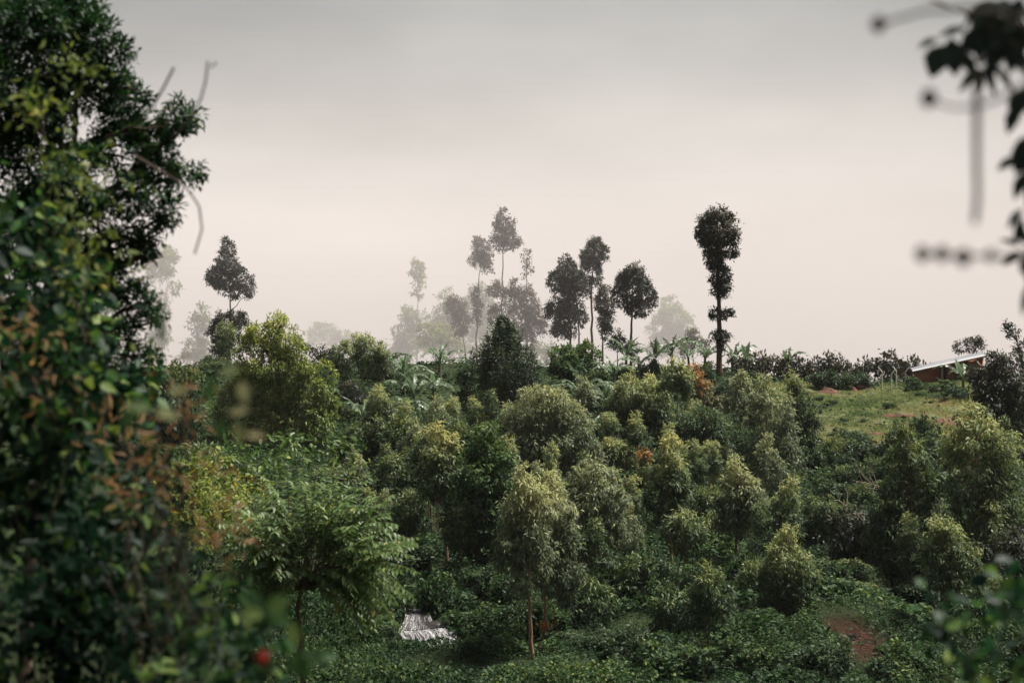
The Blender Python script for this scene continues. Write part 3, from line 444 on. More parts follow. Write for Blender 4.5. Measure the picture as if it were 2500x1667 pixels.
for i in range(2): SH['coffee%d' % i] = (blob_mesh('foliage', 160 + i, [((0, 0, .95), (.55, .55, .3)), ((.4, .2, .7), (.45, .45, .22)), ((-.45, -.1, .62), (.45, .45, .22)), ((.1, -.4, .8), (.4, .4, .2)), ((-.1, .3, .45), (.5, .5, .2))], .22, .11, 3.2, M['eucdark'], .2, .1, .45), stems_mesh(i + 29, 1, 7, M['barkdark'], r=.035))
G_SH = {'dark': ('dark thicket shrub nearest to', 'dark shrubs in the thicket'), 'green': ('bright green undergrowth bush nearest to', 'green bushes on the valley floor'),
        'pale': ('paler green bushy shrub nearest to', 'pale saplings in the thicket'), 'coffee': ('dark bushy coffee tree in the row along the skyline', 'coffee trees along the skyline')}
MARKS = [(1055, 45, 'the waterfall'), (1300, 44, 'the front pale eucalyptus'), (1636, 56, 'the straw tipped spire eucalyptus'), (1800, 58, 'the orange tufted eucalyptus'), (1926, 48, 'the dark conical eucalyptus'),
         (1727, 44, 'the small front eucalyptus with bare reddish stem'), (2232, 56, 'the tall grey green eucalyptus'), (2388, 54, 'the largest right edge eucalyptus'), (1322, 68, 'the large spreading eucalyptus'), (1570, 82, 'the bushy double crowned eucalyptus'),
         (1876, 71, 'the tall drooping spire topped eucalyptus'), (1090, 57, 'the golden topped eucalyptus'), (690, 82, 'the big bright green tree'), (1228, 94, 'the pine'), (1757, 106, 'the lone tallest eucalyptus'), (1541, 108, 'the round headed ridge eucalyptus'),
         (1447, 52, 'the broad grey green eucalyptus'), (1560, 50, 'the shadowy round tree'), (2000, 62, 'the dark bushy tree below the pasture'), (960, 62, 'the dull olive tree'), (1702, 74, 'the dense tree on two pale trunks'), (930, 92, 'the thin trunked trio'), (1400, 102, 'the glossy dome')]
def near(x, y): return min(MARKS, key=lambda m: ((m[0] - 1250) / F * m[1] - x) ** 2 + (m[1] - y) ** 2)[2]
def shrub(kind, x, y, sx, sz, rot, label=None, group=None, name='shrub', zoff=0.):
    k = kind.rstrip('0123456789'); l, g = G_SH[k]; l = l if k == 'coffee' else l + ' ' + near(x, y); label = label + ' nearest to ' + near(x, y) if label in ('low scrub bush among the ridge bananas', 'scrub bush below the pasture') else label
    o = empty(name, (x, y, gz(x, y) + zoff), label or l, 'tree' if k == 'coffee' else 'shrub', group or g)
    o.rotation_euler[2] = rot; o.scale = (sx, sx, sz)
    a, b = SH[kind]; obj('foliage', a, o); obj('stem', b, o); return o
rs = random.Random(4)
def room(px, d, w, h, slack=0.):
    """tallest growth, up to h, that leaves the crowns of the trees behind it in view"""
    x = (px - 1250) / F * d; z = gz(x, d); hw = w * F / d
    for x0, x1, y0, y1, dn in NAMED:
        if dn > d and px + hw * .7 > x0 and px - hw * .7 < x1:
            lim = y1 + 14 - .12 * max(0, dn - d) - slack * (y1 - y0); h = min(h, (833.5 - lim) / F * d - z)
    return h
def px_of(x, y): return x / y * F + 1250
# named shrubs of their own
def at_px(px, d): return (px - 1250) / F * d
for px, d, kind, sx, sz, lab in [
    (1075, 49, 'green0', 1.05, 1.55, 'rounded dense bush beside the top of the waterfall'), (1170, 46.2, 'green1', 1.0, .8, 'low dark bush on the right bank of the waterfall'),
    (945, 48.6, 'green1', .75, .8, 'bush hiding the bend of the stream above the waterfall'), (968, 43.6, 'green0', .38, .42, 'little bush overlapping the lower left of the waterfall'), (1150, 44.2, 'green3', .45, .5, 'little bush overlapping the right end of the waterfall'), (900, 45.5, 'green2', .8, .7, 'leafy bush on the left bank of the waterfall'), (1660, 42.5, 'green3', 1.15, 1.45, 'bright broad bush left of the bare reddish stem of the small front eucalyptus'),
    (1850, 42.5, 'green0', .9, 1.0, 'deep green bush below the dark conical eucalyptus'), (1790, 43, 'green2', .7, .8, 'small deep green bush right of the bare reddish stem'),
    (2015, 42.0, 'dark1', .9, 1.15, 'tall dark bush in front of the red soil scar'), (1985, 43, 'dark2', .8, 1.3, 'narrow dark bush left of the red soil scar'),
    (2190, 42, 'green1', 1.1, .9, 'trailing green bush at the foot of the grassy bank'), (2350, 47, 'dark0', 1.0, 1.5, 'black green bush between the red trunks at the right'),
    (2440, 46, 'green3', 1.2, 1.5, 'broad bush at the right frame edge on the valley floor'), (2200, 75, 'dark3', 1.0, 1.5, 'dark round bush at the lower edge of the pasture'),
    (2262, 77, 'dark1', .8, 1.4, 'smaller dark bush just right of the round one below the pasture'), (2120, 76, 'dark0', 1.3, .9, 'low wide bush along the bottom of the pasture'),
    (1775, 98, 'dark2', 1.0, 1.0, 'dark bush at the foot of the lone tallest eucalyptus'), (1840, 99, 'dark0', .9, .8, 'dark bush between the grey green sapling and the coffee row'),
    (2010, 103, 'dark1', 1.1, .9, 'leftmost bush of the low hedge above the pasture'), (2060, 103, 'dark3', 1.2, .85, 'second bush of the low hedge above the pasture'), (2110, 103.5, 'dark0', 1.1, .8, 'third bush of the low hedge above the pasture'),
    (2225, 99, 'green2', 1.0, .75, 'rounded weedy bush in front of the brick house'), (2292, 97, 'green3', .9, .5, 'weedy bush below the pale door of the brick house'), (2335, 92, 'dark2', .9, .75, 'dark bush beside the young banana plant near the house'),
    (1000, 82, 'dark0', 1.4, 1.4, 'olive bush below the banana plants left of the pine'), (1090, 78, 'dark3', 1.2, 1.1, 'dark bush left below the pine'), (890, 76, 'dark1', 1.6, 1.5, 'mounded grey olive bush below the thin trunked trio'),
    (960, 64, 'dark2', 1.6, 1.8, 'tall mixed bush left of the golden topped eucalyptus'), (985, 56, 'dark3', 1.4, 2.0, 'shadowy tall bush above the stream'), (820, 70, 'pale0', 1.6, 1.8, 'pale soft bush under the big bright green tree'),
    (1010, 72, 'pale1', 1.5, 1.9, 'pale bush between the trio and the golden topped tree'), (1130, 74, 'pale2', 1.2, 1.5, 'yellowish pale bush just below the pine foot'),
    (480, 60, 'pale1', 1.8, 2.2, 'pale bush left of the big bright green tree, half behind blurred leaves'), (560, 66, 'dark1', 1.6, 1.9, 'dark bush under the left flank of the big bright green tree'), (430, 78, 'dark2', 1.6, 2.8, 'dark bush on the far left slope against the fog'),
    (440, 90, 'pale0', 1.5, 2.2, 'thin leafy sapling against the fog at the far left of the slope'), (700, 52, 'green3', 1.7, 1.6, 'green bush behind the arching leafed tree')]:
    shrub(kind, at_px(px, d), d, sx, max(.45, min(sz, room(px, d, sx * .8, 1.3 * sz) / 1.3)), rs.uniform(0, 6.28), lab, 'bushes one can tell apart')
n = 0
while n < 120:                                     # the thicket between the trees
    d = rs.uniform(47, 84); px = rs.uniform(780, 2480)
    if d > 78 and 1820 < px < 2420: continue
    if d > 58 and 1900 < px < 2220 and rs.random() < .5: continue
    if d < 56 and px < 1130: continue
    if d < 52 and 1930 < px < 2330: continue
    if abs(px - 1640) < 60 and 50 < d < 62 and rs.random() < .7: continue
    if d < 52 and rs.random() < .45: continue
    kind = rs.choice(['dark0', 'dark1', 'dark2', 'dark3', 'pale0', 'pale1', 'pale2', 'green1'])
    s = rs.uniform(.6, 1.05); h = room(px, d, s, 1.25 * s * rs.uniform(.7, 1.15)); n += 1
    if h > .3: shrub(kind, at_px(px, d), d, s, h / 1.25, rs.uniform(0, 6.28))
n = 0
while n < 46:                                      # ridge scrub
    d = rs.uniform(86, 109); px = rs.uniform(430, 1800)
    if 1110 < px < 1350 and d < 97: continue
    if px < 840 and d < 92: continue
    s = rs.uniform(.6, 1.1); shrub(rs.choice(['dark0', 'dark1', 'dark2', 'green2', 'pale1']), at_px(px, d), d, s, s * rs.uniform(.7, 1.2), rs.uniform(0, 6.28), 'low scrub bush among the ridge bananas', 'scrub on the ridge'); n += 1
for i, px in enumerate([1800, 1832, 1862, 1890, 1925, 1960, 1992, 2020, 2052, 2082, 2112, 2160, 2185, 2215, 2250]):
    d = 108 + rs.uniform(-1, 2.5); s = rs.uniform(1.05, 1.45); shrub('coffee%d' % (i % 2), at_px(px, d), d, s, s * rs.uniform(1.05, 1.4), rs.uniform(0, 6.28), name='coffee_tree', zoff=-.1)
n = 0
while n < 44:
    d = rs.uniform(56, 80); px = rs.uniform(1900, 2260)
    s = rs.uniform(.6, 1.1); h = room(px, d, s, 1.2 * s * rs.uniform(.6, 1.1))
    if h < .3: n += 1; continue
    shrub(rs.choice(['dark0', 'dark1', 'dark2', 'dark3', 'pale0', 'pale1', 'pale2']), at_px(px, d), d, s, h / 1.2, rs.uniform(0, 6.28), 'scrub bush below the pasture', 'scrub below the pasture'); n += 1
for _ in range(26):
    d = rs.uniform(84, 104); px = rs.uniform(1950, 2420); s = rs.uniform(.25, .5); shrub(rs.choice(['green0', 'green1', 'dark2', 'pale1']), at_px(px, d), d, s, s * .6, rs.uniform(0, 6.28), 'knee high weed tuft on the open pasture', 'weed tufts on the pasture')
n = 0
while n < 90:
    d = rs.uniform(43.5, 54); px = rs.uniform(1180, 2480)
    if 1930 < px < 2330 and d < 52.5: continue
    if d < 45.5 and px < 1420: continue
    if abs(px - 1727) < 50 and d < 45: continue
    s = rs.uniform(.6, 1.0); h = room(px, d, s, 1.2 * s * rs.uniform(.8, 1.35)); n += 1
    if h > .25: shrub(rs.choice(['dark0', 'dark1', 'dark2', 'dark3', 'green0', 'green3']), at_px(px, d), d, s, h / 1.2, rs.uniform(0, 6.28))
# slim young eucalyptus filling the stand, each a copy with its own trunk and crown
SAP = []
for i in range(4):
    r = np.random.default_rng(300 + i); h = 1.0
    bl = [((0, 0, 3.9), (.28, .28, .5)), ((0.05, .1, 3.3), (.5, .5, .5)), ((-.15, -.1, 2.7), (.62, .6, .5)), ((.2, 0, 2.3), (.6, .6, .45))]
    cm = blob_mesh('crown', 310 + i, [((c[0] + r.normal(0, .12), c[1] + r.normal(0, .12), c[2]), q) for c, q in bl], 0.19, .055, 4.2, M[['euc', 'eucgrey', 'shrub', 'euc'][i]], .8, [.4, .3, .3, .5][i], [.22, .35, .22, .2][i], rand=.55)
    V, Fc = tubes([(np.array([(.04 * math.sin(t * 5 + i), .04 * math.cos(t * 4), -.15 + 4 * t) for t in np.linspace(0, 1, 10)]), np.linspace(.05, .01, 10))], 6)
    SAP.append((cm, mesh_np('trunk', V, Fc, 4, M['bark'], smooth=True)))
n = 0
while n < 84:
    d = rs.uniform(46, 80); px = rs.uniform(860, 2480)
    if d > 74 and px > 1830: continue
    if d < 53 and (1950 < px < 2320 or px < 1240): continue
    if 1560 < px < 1720 and d < 56: continue
    if d < 48 and px < 1420: continue
    if d > 58 and 1880 < px < 2220: continue
    hs = room(px, d, .4, 4.6, .5)
    n += .25
    if hs < 2.0: continue
    x = at_px(px, d); o = empty(E, (x, d, gz(x, d)), 'slender young thicket eucalyptus nearest to ' + near(x, d), 'tree', 'slender saplings of the thicket')
    s = min(rs.uniform(.65, 1.05), hs / 4.4); o.scale = (s * rs.uniform(.75, 1.25),) * 2 + (s,); o.rotation_euler = (rs.uniform(-.05, .05), rs.uniform(-.05, .05), rs.uniform(0, 6.28))
    a, b = rs.choice(SAP); obj('trunk', b, o); obj('crown', a, o); n += .75

# ------------------------------------------------------------------ undergrowth and pasture grass
def undergrowth():
    rng = np.random.default_rng(77); Vs, Fs, T = [], [], []; off = 0
    for d0, d1, n, L, Wd, hmax in ((35, 48, 170000, .105, .068, .7), (48, 62, 90000, .15, .095, .7), (62, 88, 110000, .2, .10, .6), (88, 111, 34000, .3, .12, .5)):
        y = np.sqrt(rng.uniform(d0 ** 2, d1 ** 2, n)); px = rng.uniform(620 if d0 < 60 else 300, 2540, n); x = (px - 1250) / F * y
        p2 = np.stack((x, y, np.zeros(n)), -1)
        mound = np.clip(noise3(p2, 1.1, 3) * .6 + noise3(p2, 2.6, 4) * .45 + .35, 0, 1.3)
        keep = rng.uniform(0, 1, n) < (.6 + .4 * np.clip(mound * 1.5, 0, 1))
        keep &= rng.uniform(0, 1, n) > in_field(x, y) * .93
        keep &= rng.uniform(0, 1, n) > in_scar(x, y) * .92
        wx = np.interp(y, [43.2, 45.9, 46.4, 49, 54], [P(1065,0,43.2)[0], P(1045,0,45.9)[0], P(1035,0,46.4)[0], P(1005,0,49)[0], P(890,0,54)[0]]); ww = np.where(y < 46.2, 1.0, .55)
        keep &= ~((y > 44.7) & (y < 54) & (np.abs(x - wx) < ww))
        spur = np.clip(1 - np.abs(px - 2120) / 260, 0, 1) * np.clip(1 - np.abs(y - 49) / 4, 0, 1)
        hm = hmax * (.15 + mound) * (1 - .7 * spur); hm = np.where((np.abs(x - P(1060,0,44)[0]) < 1.5) & (y > 40) & (y < 45), hm * .5, hm)
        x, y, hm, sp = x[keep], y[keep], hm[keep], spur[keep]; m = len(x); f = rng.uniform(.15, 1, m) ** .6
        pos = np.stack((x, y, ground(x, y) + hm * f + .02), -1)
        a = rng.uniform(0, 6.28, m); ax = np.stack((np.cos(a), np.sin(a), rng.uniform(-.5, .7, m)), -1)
        tone = np.clip(.12 + .3 * f * np.clip(hm / hmax, 0, 1) + rng.normal(0, .15, m) + .2 * noise3(pos, .9, 8) + .34 * sp, 0, 1)  # spur leaves given paler tones so the grassy bank reads as lit
        big = np.clip(1 + .9 * noise3(pos, 1.6, 12), .55, 2.0) * rng.uniform(.55, 1.35, m)
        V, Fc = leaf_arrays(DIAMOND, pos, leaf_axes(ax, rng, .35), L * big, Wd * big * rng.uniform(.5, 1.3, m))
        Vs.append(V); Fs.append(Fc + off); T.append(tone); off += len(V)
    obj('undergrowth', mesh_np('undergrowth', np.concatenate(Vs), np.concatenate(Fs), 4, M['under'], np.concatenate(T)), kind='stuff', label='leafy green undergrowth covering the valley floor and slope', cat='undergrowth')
undergrowth()
def pasture():
    rng = np.random.default_rng(78); n = 110000; y = rng.uniform(77, 106, n); px = rng.uniform(1830, 2470, n); x = (px - 1250) / F * y
    p2 = np.stack((x, y, np.zeros(n)), -1); nz = noise3(p2, .7, 21) + .8 * noise3(p2, 2.6, 22)
    k = (rng.uniform(0, 1, n) < in_field(x, y)) & (nz > -.75); x, y, nz = x[k], y[k], nz[k]; m = len(x)
    pos = np.stack((x, y, ground(x, y) - .02), -1); ax = np.stack((rng.normal(0, .6, m), rng.normal(0, .6, m), np.ones(m)), -1)
    V, Fc = leaf_arrays(DIAMOND, pos, leaf_axes(ax, rng), (.08 + .16 * np.clip(nz + .3, 0, 1)) * rng.uniform(.6, 1.4, m), .06)
    obj('pasture_grass', mesh_np('pasture_grass', V, Fc, 4, M['grass'], np.clip(.42 - .12 * nz + .3 * noise3(pos, .45, 31) + .15 * noise3(pos, 1.4, 32) + rng.normal(0, .14, m), 0, 1)), kind='stuff', label='patchy light green and straw grass on the open pasture', cat='grass')
pasture()

# ------------------------------------------------------------------ banana plants
def banana_leaf(seed, L, Wd, a0, a1, torn):
    """blade along +Y rising from the origin, pitch from a0 to a1 (radians above the horizon), split into lobes"""
    r = np.random.default_rng(seed); ns = 16; an = a0 + (a1 - a0) * np.linspace(0, 1, ns + 1) ** 1.4; s = L / ns
    py = np.concatenate(((0,), np.cumsum(np.cos(an[:-1]) * s))); pz = np.concatenate(((0,), np.cumsum(np.sin(an[:-1]) * s)))
    V, Fc = [], []
    wd = lambda t: Wd * (.06 if t < .12 else max(.02, math.sin(math.pi * min(1, ((t - .12) / .88)) ** .75) ** .6))
    for i in range(2, ns):
        for sd in (-1, 1):
            g = .12 * s if torn else 0; jt = r.uniform(.6, 1.15) if torn else 1; w0, w1 = wd(i / ns) * jt, wd((i + 1) / ns) * jt * (r.uniform(.5, 1) if torn else 1); dr = r.uniform(.3, 1.35) if torn else .12; sl = r.uniform(-.1, 1.0) * s if torn else 0
            c = np.array((0, math.cos(an[i]), math.sin(an[i]))); nn = np.array((0, -math.sin(an[i]), math.cos(an[i])))
            A = np.array((0, py[i], pz[i])) + c * g; B = np.array((0, py[i + 1], pz[i + 1]))
            e = lambda q, ww: q + np.array((sd * ww * math.cos(dr), 0, 0)) + np.array((0, 0, -1)) * ww * math.sin(dr) + c * sl + nn * .02
            o = len(V); V += [A, B, e(B, w1), e(A, w0)]; Fc.append((o, o + 1, o + 2, o + 3))
    mid = np.stack((np.zeros(ns + 1), py, pz), -1); tv, tf = tubes([(mid, np.linspace(.035, .008, ns + 1))], 4)
    Fc = np.array(Fc); Fa = np.concatenate((Fc, tf + len(V))); Va = np.concatenate((np.array(V), tv))
    return mesh_np('leaf', Va, Fa, 4, M['banana'], np.concatenate((np.clip(r.normal(.1 if torn else .35, .1, len(Fc)), 0, 1), np.full(len(tf), .45))))
BL = [banana_leaf(1, 2.1, .22, 1.2, -.5, True), banana_leaf(2, 2.4, .24, 1.05, -.95, True), banana_leaf(3, 1.8, .2, 1.35, .3, True), banana_leaf(4, 2.2, .23, .8, -1.0, True), banana_leaf(7, 2.0, .2, 1.3, -1.0, True)]
BE = [banana_leaf(5, 1.5, .2, 1.5, 1.0, False), banana_leaf(6, 1.2, .15, 1.5, 1.2, False)]
def bstem(h):
    V, Fc = tubes([(np.array([(.05 * math.sin(t * 3), 0, -.15 + (h + .15) * t) for t in np.linspace(0, 1, 7)]), np.linspace(.14, .08, 7))], 8); return mesh_np('stem', V, Fc, 4, M['bananastem'], smooth=True)
M['bananastem'] = noisemat('banana_stem', [(.3, (.06, .05, .025)), (.55, (.13, .14, .06)), (.8, (.22, .2, .1))], scale=3, stretch=(3, 3, .6))
BS = [bstem(.8), bstem(1.15)]
G_B = 'banana plants on the ridge'
def banana(px, d, s, nl, erect, label, seed, tall=0):
    r = random.Random(seed); x = at_px(px, d); o = empty('banana_plant', (x, d, gz(x, d)), label, 'banana plant', G_B); o.scale = (s, s, s); o.rotation_euler[2] = r.uniform(0, 6.28)
    obj('stem', BS[tall], o); h = (.8, 1.15)[tall]
    for i in range(nl):
        l = obj('leaf', r.choice(BL), o, (0, 0, h - r.uniform(0, .25))); l.rotation_euler = (r.uniform(-.15, .2), r.uniform(-.1, .1), i * 2.4 + r.uniform(-.4, .4)); k = r.uniform(.85, 1.2); l.scale = (k * 1.25, k, k)
    if erect and d > 103 and seed not in (18, 19): erect = seed % 2
    for i in range(erect):
        l = obj('leaf', BE[i % 2], o, (0, 0, h - .1)); l.rotation_euler = (r.uniform(-.55, .1), r.uniform(-.3, .3), r.uniform(0, 6.28))
for q in [(985,98,1.15,9,1,'fan of banana leaves at the left end of the ridge plants',1,1),(1010,93,1.1,9,2,'banana plant with two upright bright leaves left of the pine',2,1),(1058,95,1.0,8,1,'banana plant just under the faded square topped tree',3,1),(1062,84,1.1,6,2,'lower banana plant with a bright upright leaf, left below the pine',4,0),
          (1075,103,1.2,7,0,'banana plant close left behind the pine',5,1),(1000,86,.9,6,1,'small banana plant low on the slope left of the pine',6,0),(1425,88,1.35,10,1,'largest banana plant, arching leaves spread below the glossy dome',7,1),(1378,92,1.1,7,0,'banana plant between the pine and the largest one',8,0),
          (1480,92,1.1,8,1,'banana plant right of the largest one',9,1),(1330,92,1.0,6,1,'banana plant at the right foot of the pine',10,0),(1500,100,1.15,8,2,'banana plant with upright green leaves left of the bare trunk',11,1),(1560,104,1.1,7,1,'banana plant right of the round headed eucalyptus trunk',12,1),
          (1600,107,1.1,7,1,'banana plant below the big pale fog dome',13,1),(1640,108,1.15,7,1,'banana plant between the pale dome and the reddish tree',14,1),(1680,109,1.0,7,0,'banana plant under the reddish brown tree',15,1),(1722,108,1.1,7,1,'banana plant just left of the lone tallest trunk',16,1),
          (1790,109,1.05,5,1,'banana plant just right of the lone tallest trunk',17,1),(1822,107,1.15,3,2,'banana plant with one tall upright leaf on the skyline',18,1),(1925,109,1.05,4,1,'lone banana plant poking above the coffee row',19,1),(2350,95,1.0,5,1,'young banana plant in front of the brick house',20,1),
          (830,90,1.1,6,0,'banana plant with pale drooping leaves left of the umbrella tree',21,0),(885,88,1.0,6,0,'banana plant with drooping leaves right of the umbrella tree',22,0),(1440,80,1.0,5,2,'banana plant low on the slope beside the large spreading eucalyptus',23,0),(1490,82,.9,5,2,'small banana plant left of the bushy double crown',24,0),
          (1530,108,1.1,7,0,'banana plant behind the round headed eucalyptus',25,1),(935,101,1.1,7,1,'banana plant behind the right one of the trio',26,1),(1680,78,.8,4,1,'pale leaved banana plant half hidden under the orange tipped tree',27,0),(1290,101,1.1,6,0,'banana plant behind the right side of the pine',28,1)]:
    banana(*q)

# ------------------------------------------------------------------ the brick house, fence posts, soil heaps
def prism(pts, name, mat, parent, foot):
    """8 corners: four of one face, four of the opposite"""
    V = np.array(pts) - foot; Fc = np.array(((0,1,2,3),(7,6,5,4),(0,4,5,1),(1,5,6,2),(2,6,7,3),(3,7,4,0)))
    return obj(name, mesh_np(name, V, Fc, 4, mat), parent)
def brickmat():
    m, t = mat_new('orange_brick'); n = t.nodes.new; L = t.links.new; o = n('ShaderNodeOutputMaterial'); c = n('ShaderNodeTexCoord'); p = n('ShaderNodeBsdfPrincipled'); p.inputs['Roughness'].default_value = .9
    mp = n('ShaderNodeMapping'); mp.inputs['Rotation'].default_value = (math.radians(90), 0, 0); L(c.outputs['Object'], mp.inputs['Vector'])
    b = n('ShaderNodeTexBrick'); b.inputs['Scale'].default_value = 1; b.inputs['Brick Width'].default_value = .24; b.inputs['Row Height'].default_value = .09; b.inputs['Mortar Size'].default_value = .012
    b.inputs['Color1'].default_value = (.5, .16, .075, 1); b.inputs['Color2'].default_value = (.4, .12, .055, 1); b.inputs['Mortar'].default_value = (.22, .12, .08, 1); L(mp.outputs[0], b.inputs['Vector'])
    no = n('ShaderNodeTexNoise'); no.inputs['Scale'].default_value = 1.3; L(c.outputs['Object'], no.inputs['Vector']); mx = n('ShaderNodeMix'); mx.data_type = 'RGBA'; mx.blend_type = 'MULTIPLY'; mx.inputs[0].default_value = .3
    L(b.outputs['Color'], mx.inputs[6]); L(no.outputs['Fac'], mx.inputs[7]); L(mx.outputs[2], p.inputs['Base Color']); L(p.outputs[0], o.inputs['Surface']); return m
def house():
    # mono-pitch shed: low eave towards the left, high wall at the right
    A = P(2238, 938, 104); B = P(2338, 938, 106.5); C = P(2398, 938, 105.0)
    zl, zm, zh = P(2238, 905, 104)[2], P(2338, 886, 106.5)[2], P(2398, 869, 105.0)[2]
    foot = np.array((B[0], B[1], gz(B[0], B[1]) - .1)); zb = foot[2] - .3
    root = empty('brick_house', foot, 'small orange brick house with sloping tin roof at the top right of the pasture', 'house')
    BM = brickmat(); pale = noisemat('pale_door_paint', [(.3, (.42, .38, .30)), (.7, (.6, .56, .46))], scale=3); dark = noisemat('painted_gap_shade', [(.3, (.02, .016, .013)), (.7, (.05, .035, .03))])
    q = lambda p, z: np.array((p[0], p[1], z)); back = np.array((.9, 3.4, 0)); th = np.array((.0, .2, 0))
    def seg(p0, p1, z0, z1): return p0, p1, z0, z1
    def wallpiece(name, p0, p1, zlo0, zlo1, zhi0, zhi1, mat, inset=0., t=.2):
        dv = unit(p1 - p0); nn = np.array((-dv[1], dv[0], 0)); o = nn * inset; b = nn * (inset + t)
        return prism([q(p0 + o, zlo0), q(p1 + o, zlo1), q(p1 + o, zhi1), q(p0 + o, zhi0), q(p0 + b, zlo0), q(p1 + b, zlo1), q(p1 + b, zhi1), q(p0 + b, zhi0)], name, mat, root, foot)
    f = lambda t: A + (B - A) * t; z = lambda t: zl + (zm - zl) * t
    wallpiece('wall', f(0), f(.56), zb, zb, z(0), z(.56), BM); wallpiece('wall', f(.74), f(1), zb, zb, z(.74), z(1) , BM)
    wallpiece('wall', f(.56), f(.74), z(.56) - .16, z(.74) - .16, z(.56), z(.74), BM)
    wallpiece('door', f(.565), f(.66), zb, zb, z(.56) - .17, z(.66) - .17, pale, .06, .05); wallpiece('door', f(.668), f(.735), zb, zb, z(.668) - .17, z(.735) - .17, dark, .1, .05)  # the dark second panel paints in the unlit gap beside the pale door
    wallpiece('gable_wall', B + np.array((.02, .03, 0)), C, zb, zb, zm, zh - .02, BM)
    wallpiece('wall', A + back, B + back, zb, zb, zl + .05, zm + .05, BM); wallpiece('post', f(.52) - np.array((0, .6, 0)), f(.535) - np.array((0, .6, 0)), zb, zb, z(.52) - .02, z(.535) - .02, M['barkdark'], 0, .1)
    # corrugated roof: ridges run from the eave up to the high side
    E0 = q(A, zl) + np.array((-.45, -.55, -.02)); E1 = q(C, zh) + np.array((.15, -.55, .08)); nu = 70; V = []; Fc = []
    up = np.array((.9, 3.9, .2))
    for i in range(nu + 1):
        t = i / nu; p = E0 + (E1 - E0) * t; h = .022 * math.cos(i * math.pi)
        for vv in (0, .5, 1): V.append(p + up * vv + np.array((0, 0, h)))
        for vv in (0, .5, 1): V.append(p + up * vv + np.array((0, 0, h - .03)))
    for i in range(nu):
        a, b = i * 6, i * 6 + 6
        Fc += [(a, b, b + 1, a + 1), (a + 1, b + 1, b + 2, a + 2), (a + 4, b + 4, b + 3, a + 3), (a + 5, b + 5, b + 4, a + 4), (a + 3, b + 3, b, a), (a + 2, b + 2, b + 5, a + 5)]
    rf = obj('roof', mesh_np('roof', np.array(V) - foot, np.array(Fc), 4, noisemat('tin_roof', [(.35, (.15, .155, .165)), (.55, (.21, .215, .23)), (.75, (.16, .125, .11))], scale=1.2, rough=.45, bump=.05, spec=.5)), root)
    prism([E0 + (0, 0, -.14), E1 + (0, 0, -.14), E1 + (0, 0, -.04), E0 + (0, 0, -.04), E0 + (0, .05, -.14), E1 + (0, .05, -.14), E1 + (0, .05, -.04), E0 + (0, .05, -.04)], 'fascia', M['barkdark'], rf, foot)
house()
M['concrete'] = noisemat('concrete_post', [(.3, (.3, .27, .23)), (.7, (.5, .47, .41))], scale=6)
for i, (px, d, hy, lean, lab) in enumerate([(2153, 101, 895, -1, 'leftmost bent top concrete fence post by the house'), (2176, 99, 902, 1, 'second bent concrete post, lower, leaning top to the right'), (2188, 103, 893, -1, 'tallest bent concrete post in the middle of the fence row'), (2211, 106, 895, 1, 'fourth bent concrete post just left of the house'), (2228, 107, 896, -1, 'last bent concrete post touching the house eave')]):
    b = P(px, hy + 12, d); z0 = gz(b[0], d); foot = np.array((b[0], d, z0)); o = empty('fence_post', foot, lab, 'post', 'bent concrete fence posts')
    V, Fc = tubes([(np.array((foot + (0, 0, -.2), foot + (0, 0, .5 * (b[2] - z0)), b)), np.array((.055, .05, .048)))], 4); obj('upright', mesh_np('upright', V - foot, Fc, 4, M['concrete']), o)
    t = b + np.array((lean * .28, 0, .33)); V, Fc = tubes([(np.array((b + (-lean * .01, 0, -.03), (b + t) / 2, t)), np.array((.048, .045, .04)))], 4); obj('bent_arm', mesh_np('bent_arm', V - foot, Fc, 4, M['concrete']), o)
M['redsoil'] = noisemat('red_soil', [(.3, (.045, .02, .014)), (.5, (.09, .038, .025)), (.72, (.16, .075, .045))], scale=3, bump=.8, bdist=.15)
def heap(px, d, rx, ry, h, lab, seed):
    r = np.random.default_rng(seed); x0 = at_px(px, d); n = 18; u, v = np.meshgrid(np.linspace(-1, 1, n), np.linspace(-1, 1, n)); rr = np.clip(1 - (u ** 2 + v ** 2), 0, 1)
    X = x0 + u * rx; Y = d + v * ry; p3 = np.stack((X.ravel() * 4, Y.ravel() * 4, np.zeros(n * n)), -1)
    Z = ground(X.ravel(), Y.ravel()) - .06 + (rr.ravel() ** .7) * h * (1 + .5 * noise3(p3, 1.2, seed)); ii = np.arange(n - 1)[:, None] * n + np.arange(n - 1)[None]
    foot = np.array((x0, d, gz(x0, d))); obj('soil_heap', mesh_np('soil_heap', np.stack((X.ravel(), Y.ravel(), Z), -1) - foot, np.stack((ii, ii + 1, ii + n + 1, ii + n), -1).reshape(-1, 4), 4, M['redsoil'], smooth=True), None, foot, label=lab, cat='soil heap', group='heaps of red soil on the pasture')
heap(2022, 101, .85, .6, .32, 'long red soil heap at the top left of the pasture', 1); heap(2085, 102, .35, .4, .3, 'small red soil heap in the middle of the pasture top', 2); heap(2107, 103, .55, .4, .45, 'taller red soil heap left of the fence posts', 3)
heap(2230, 96, .8, .5, .22, 'flat red soil heap below the fence posts', 4); heap(2205, 88, 1.6, .5, .16, 'long low band of red soil across the pasture', 5); heap(2125, 83.5, .95, .5, .1, 'flat tan soil patch low on the pasture', 6); heap(2310, 86, .9, 1.2, .12, 'brown soil strip right on the pasture by the yellow domed eucalyptus', 7)
heap(1828, 40.2, 1.0, .5, .22, 'strip of red soil at the bottom frame edge', 8); heap(2010, 49.5, .35, .2, .1, 'thin red soil ledge at the top of the grassy bank', 9)

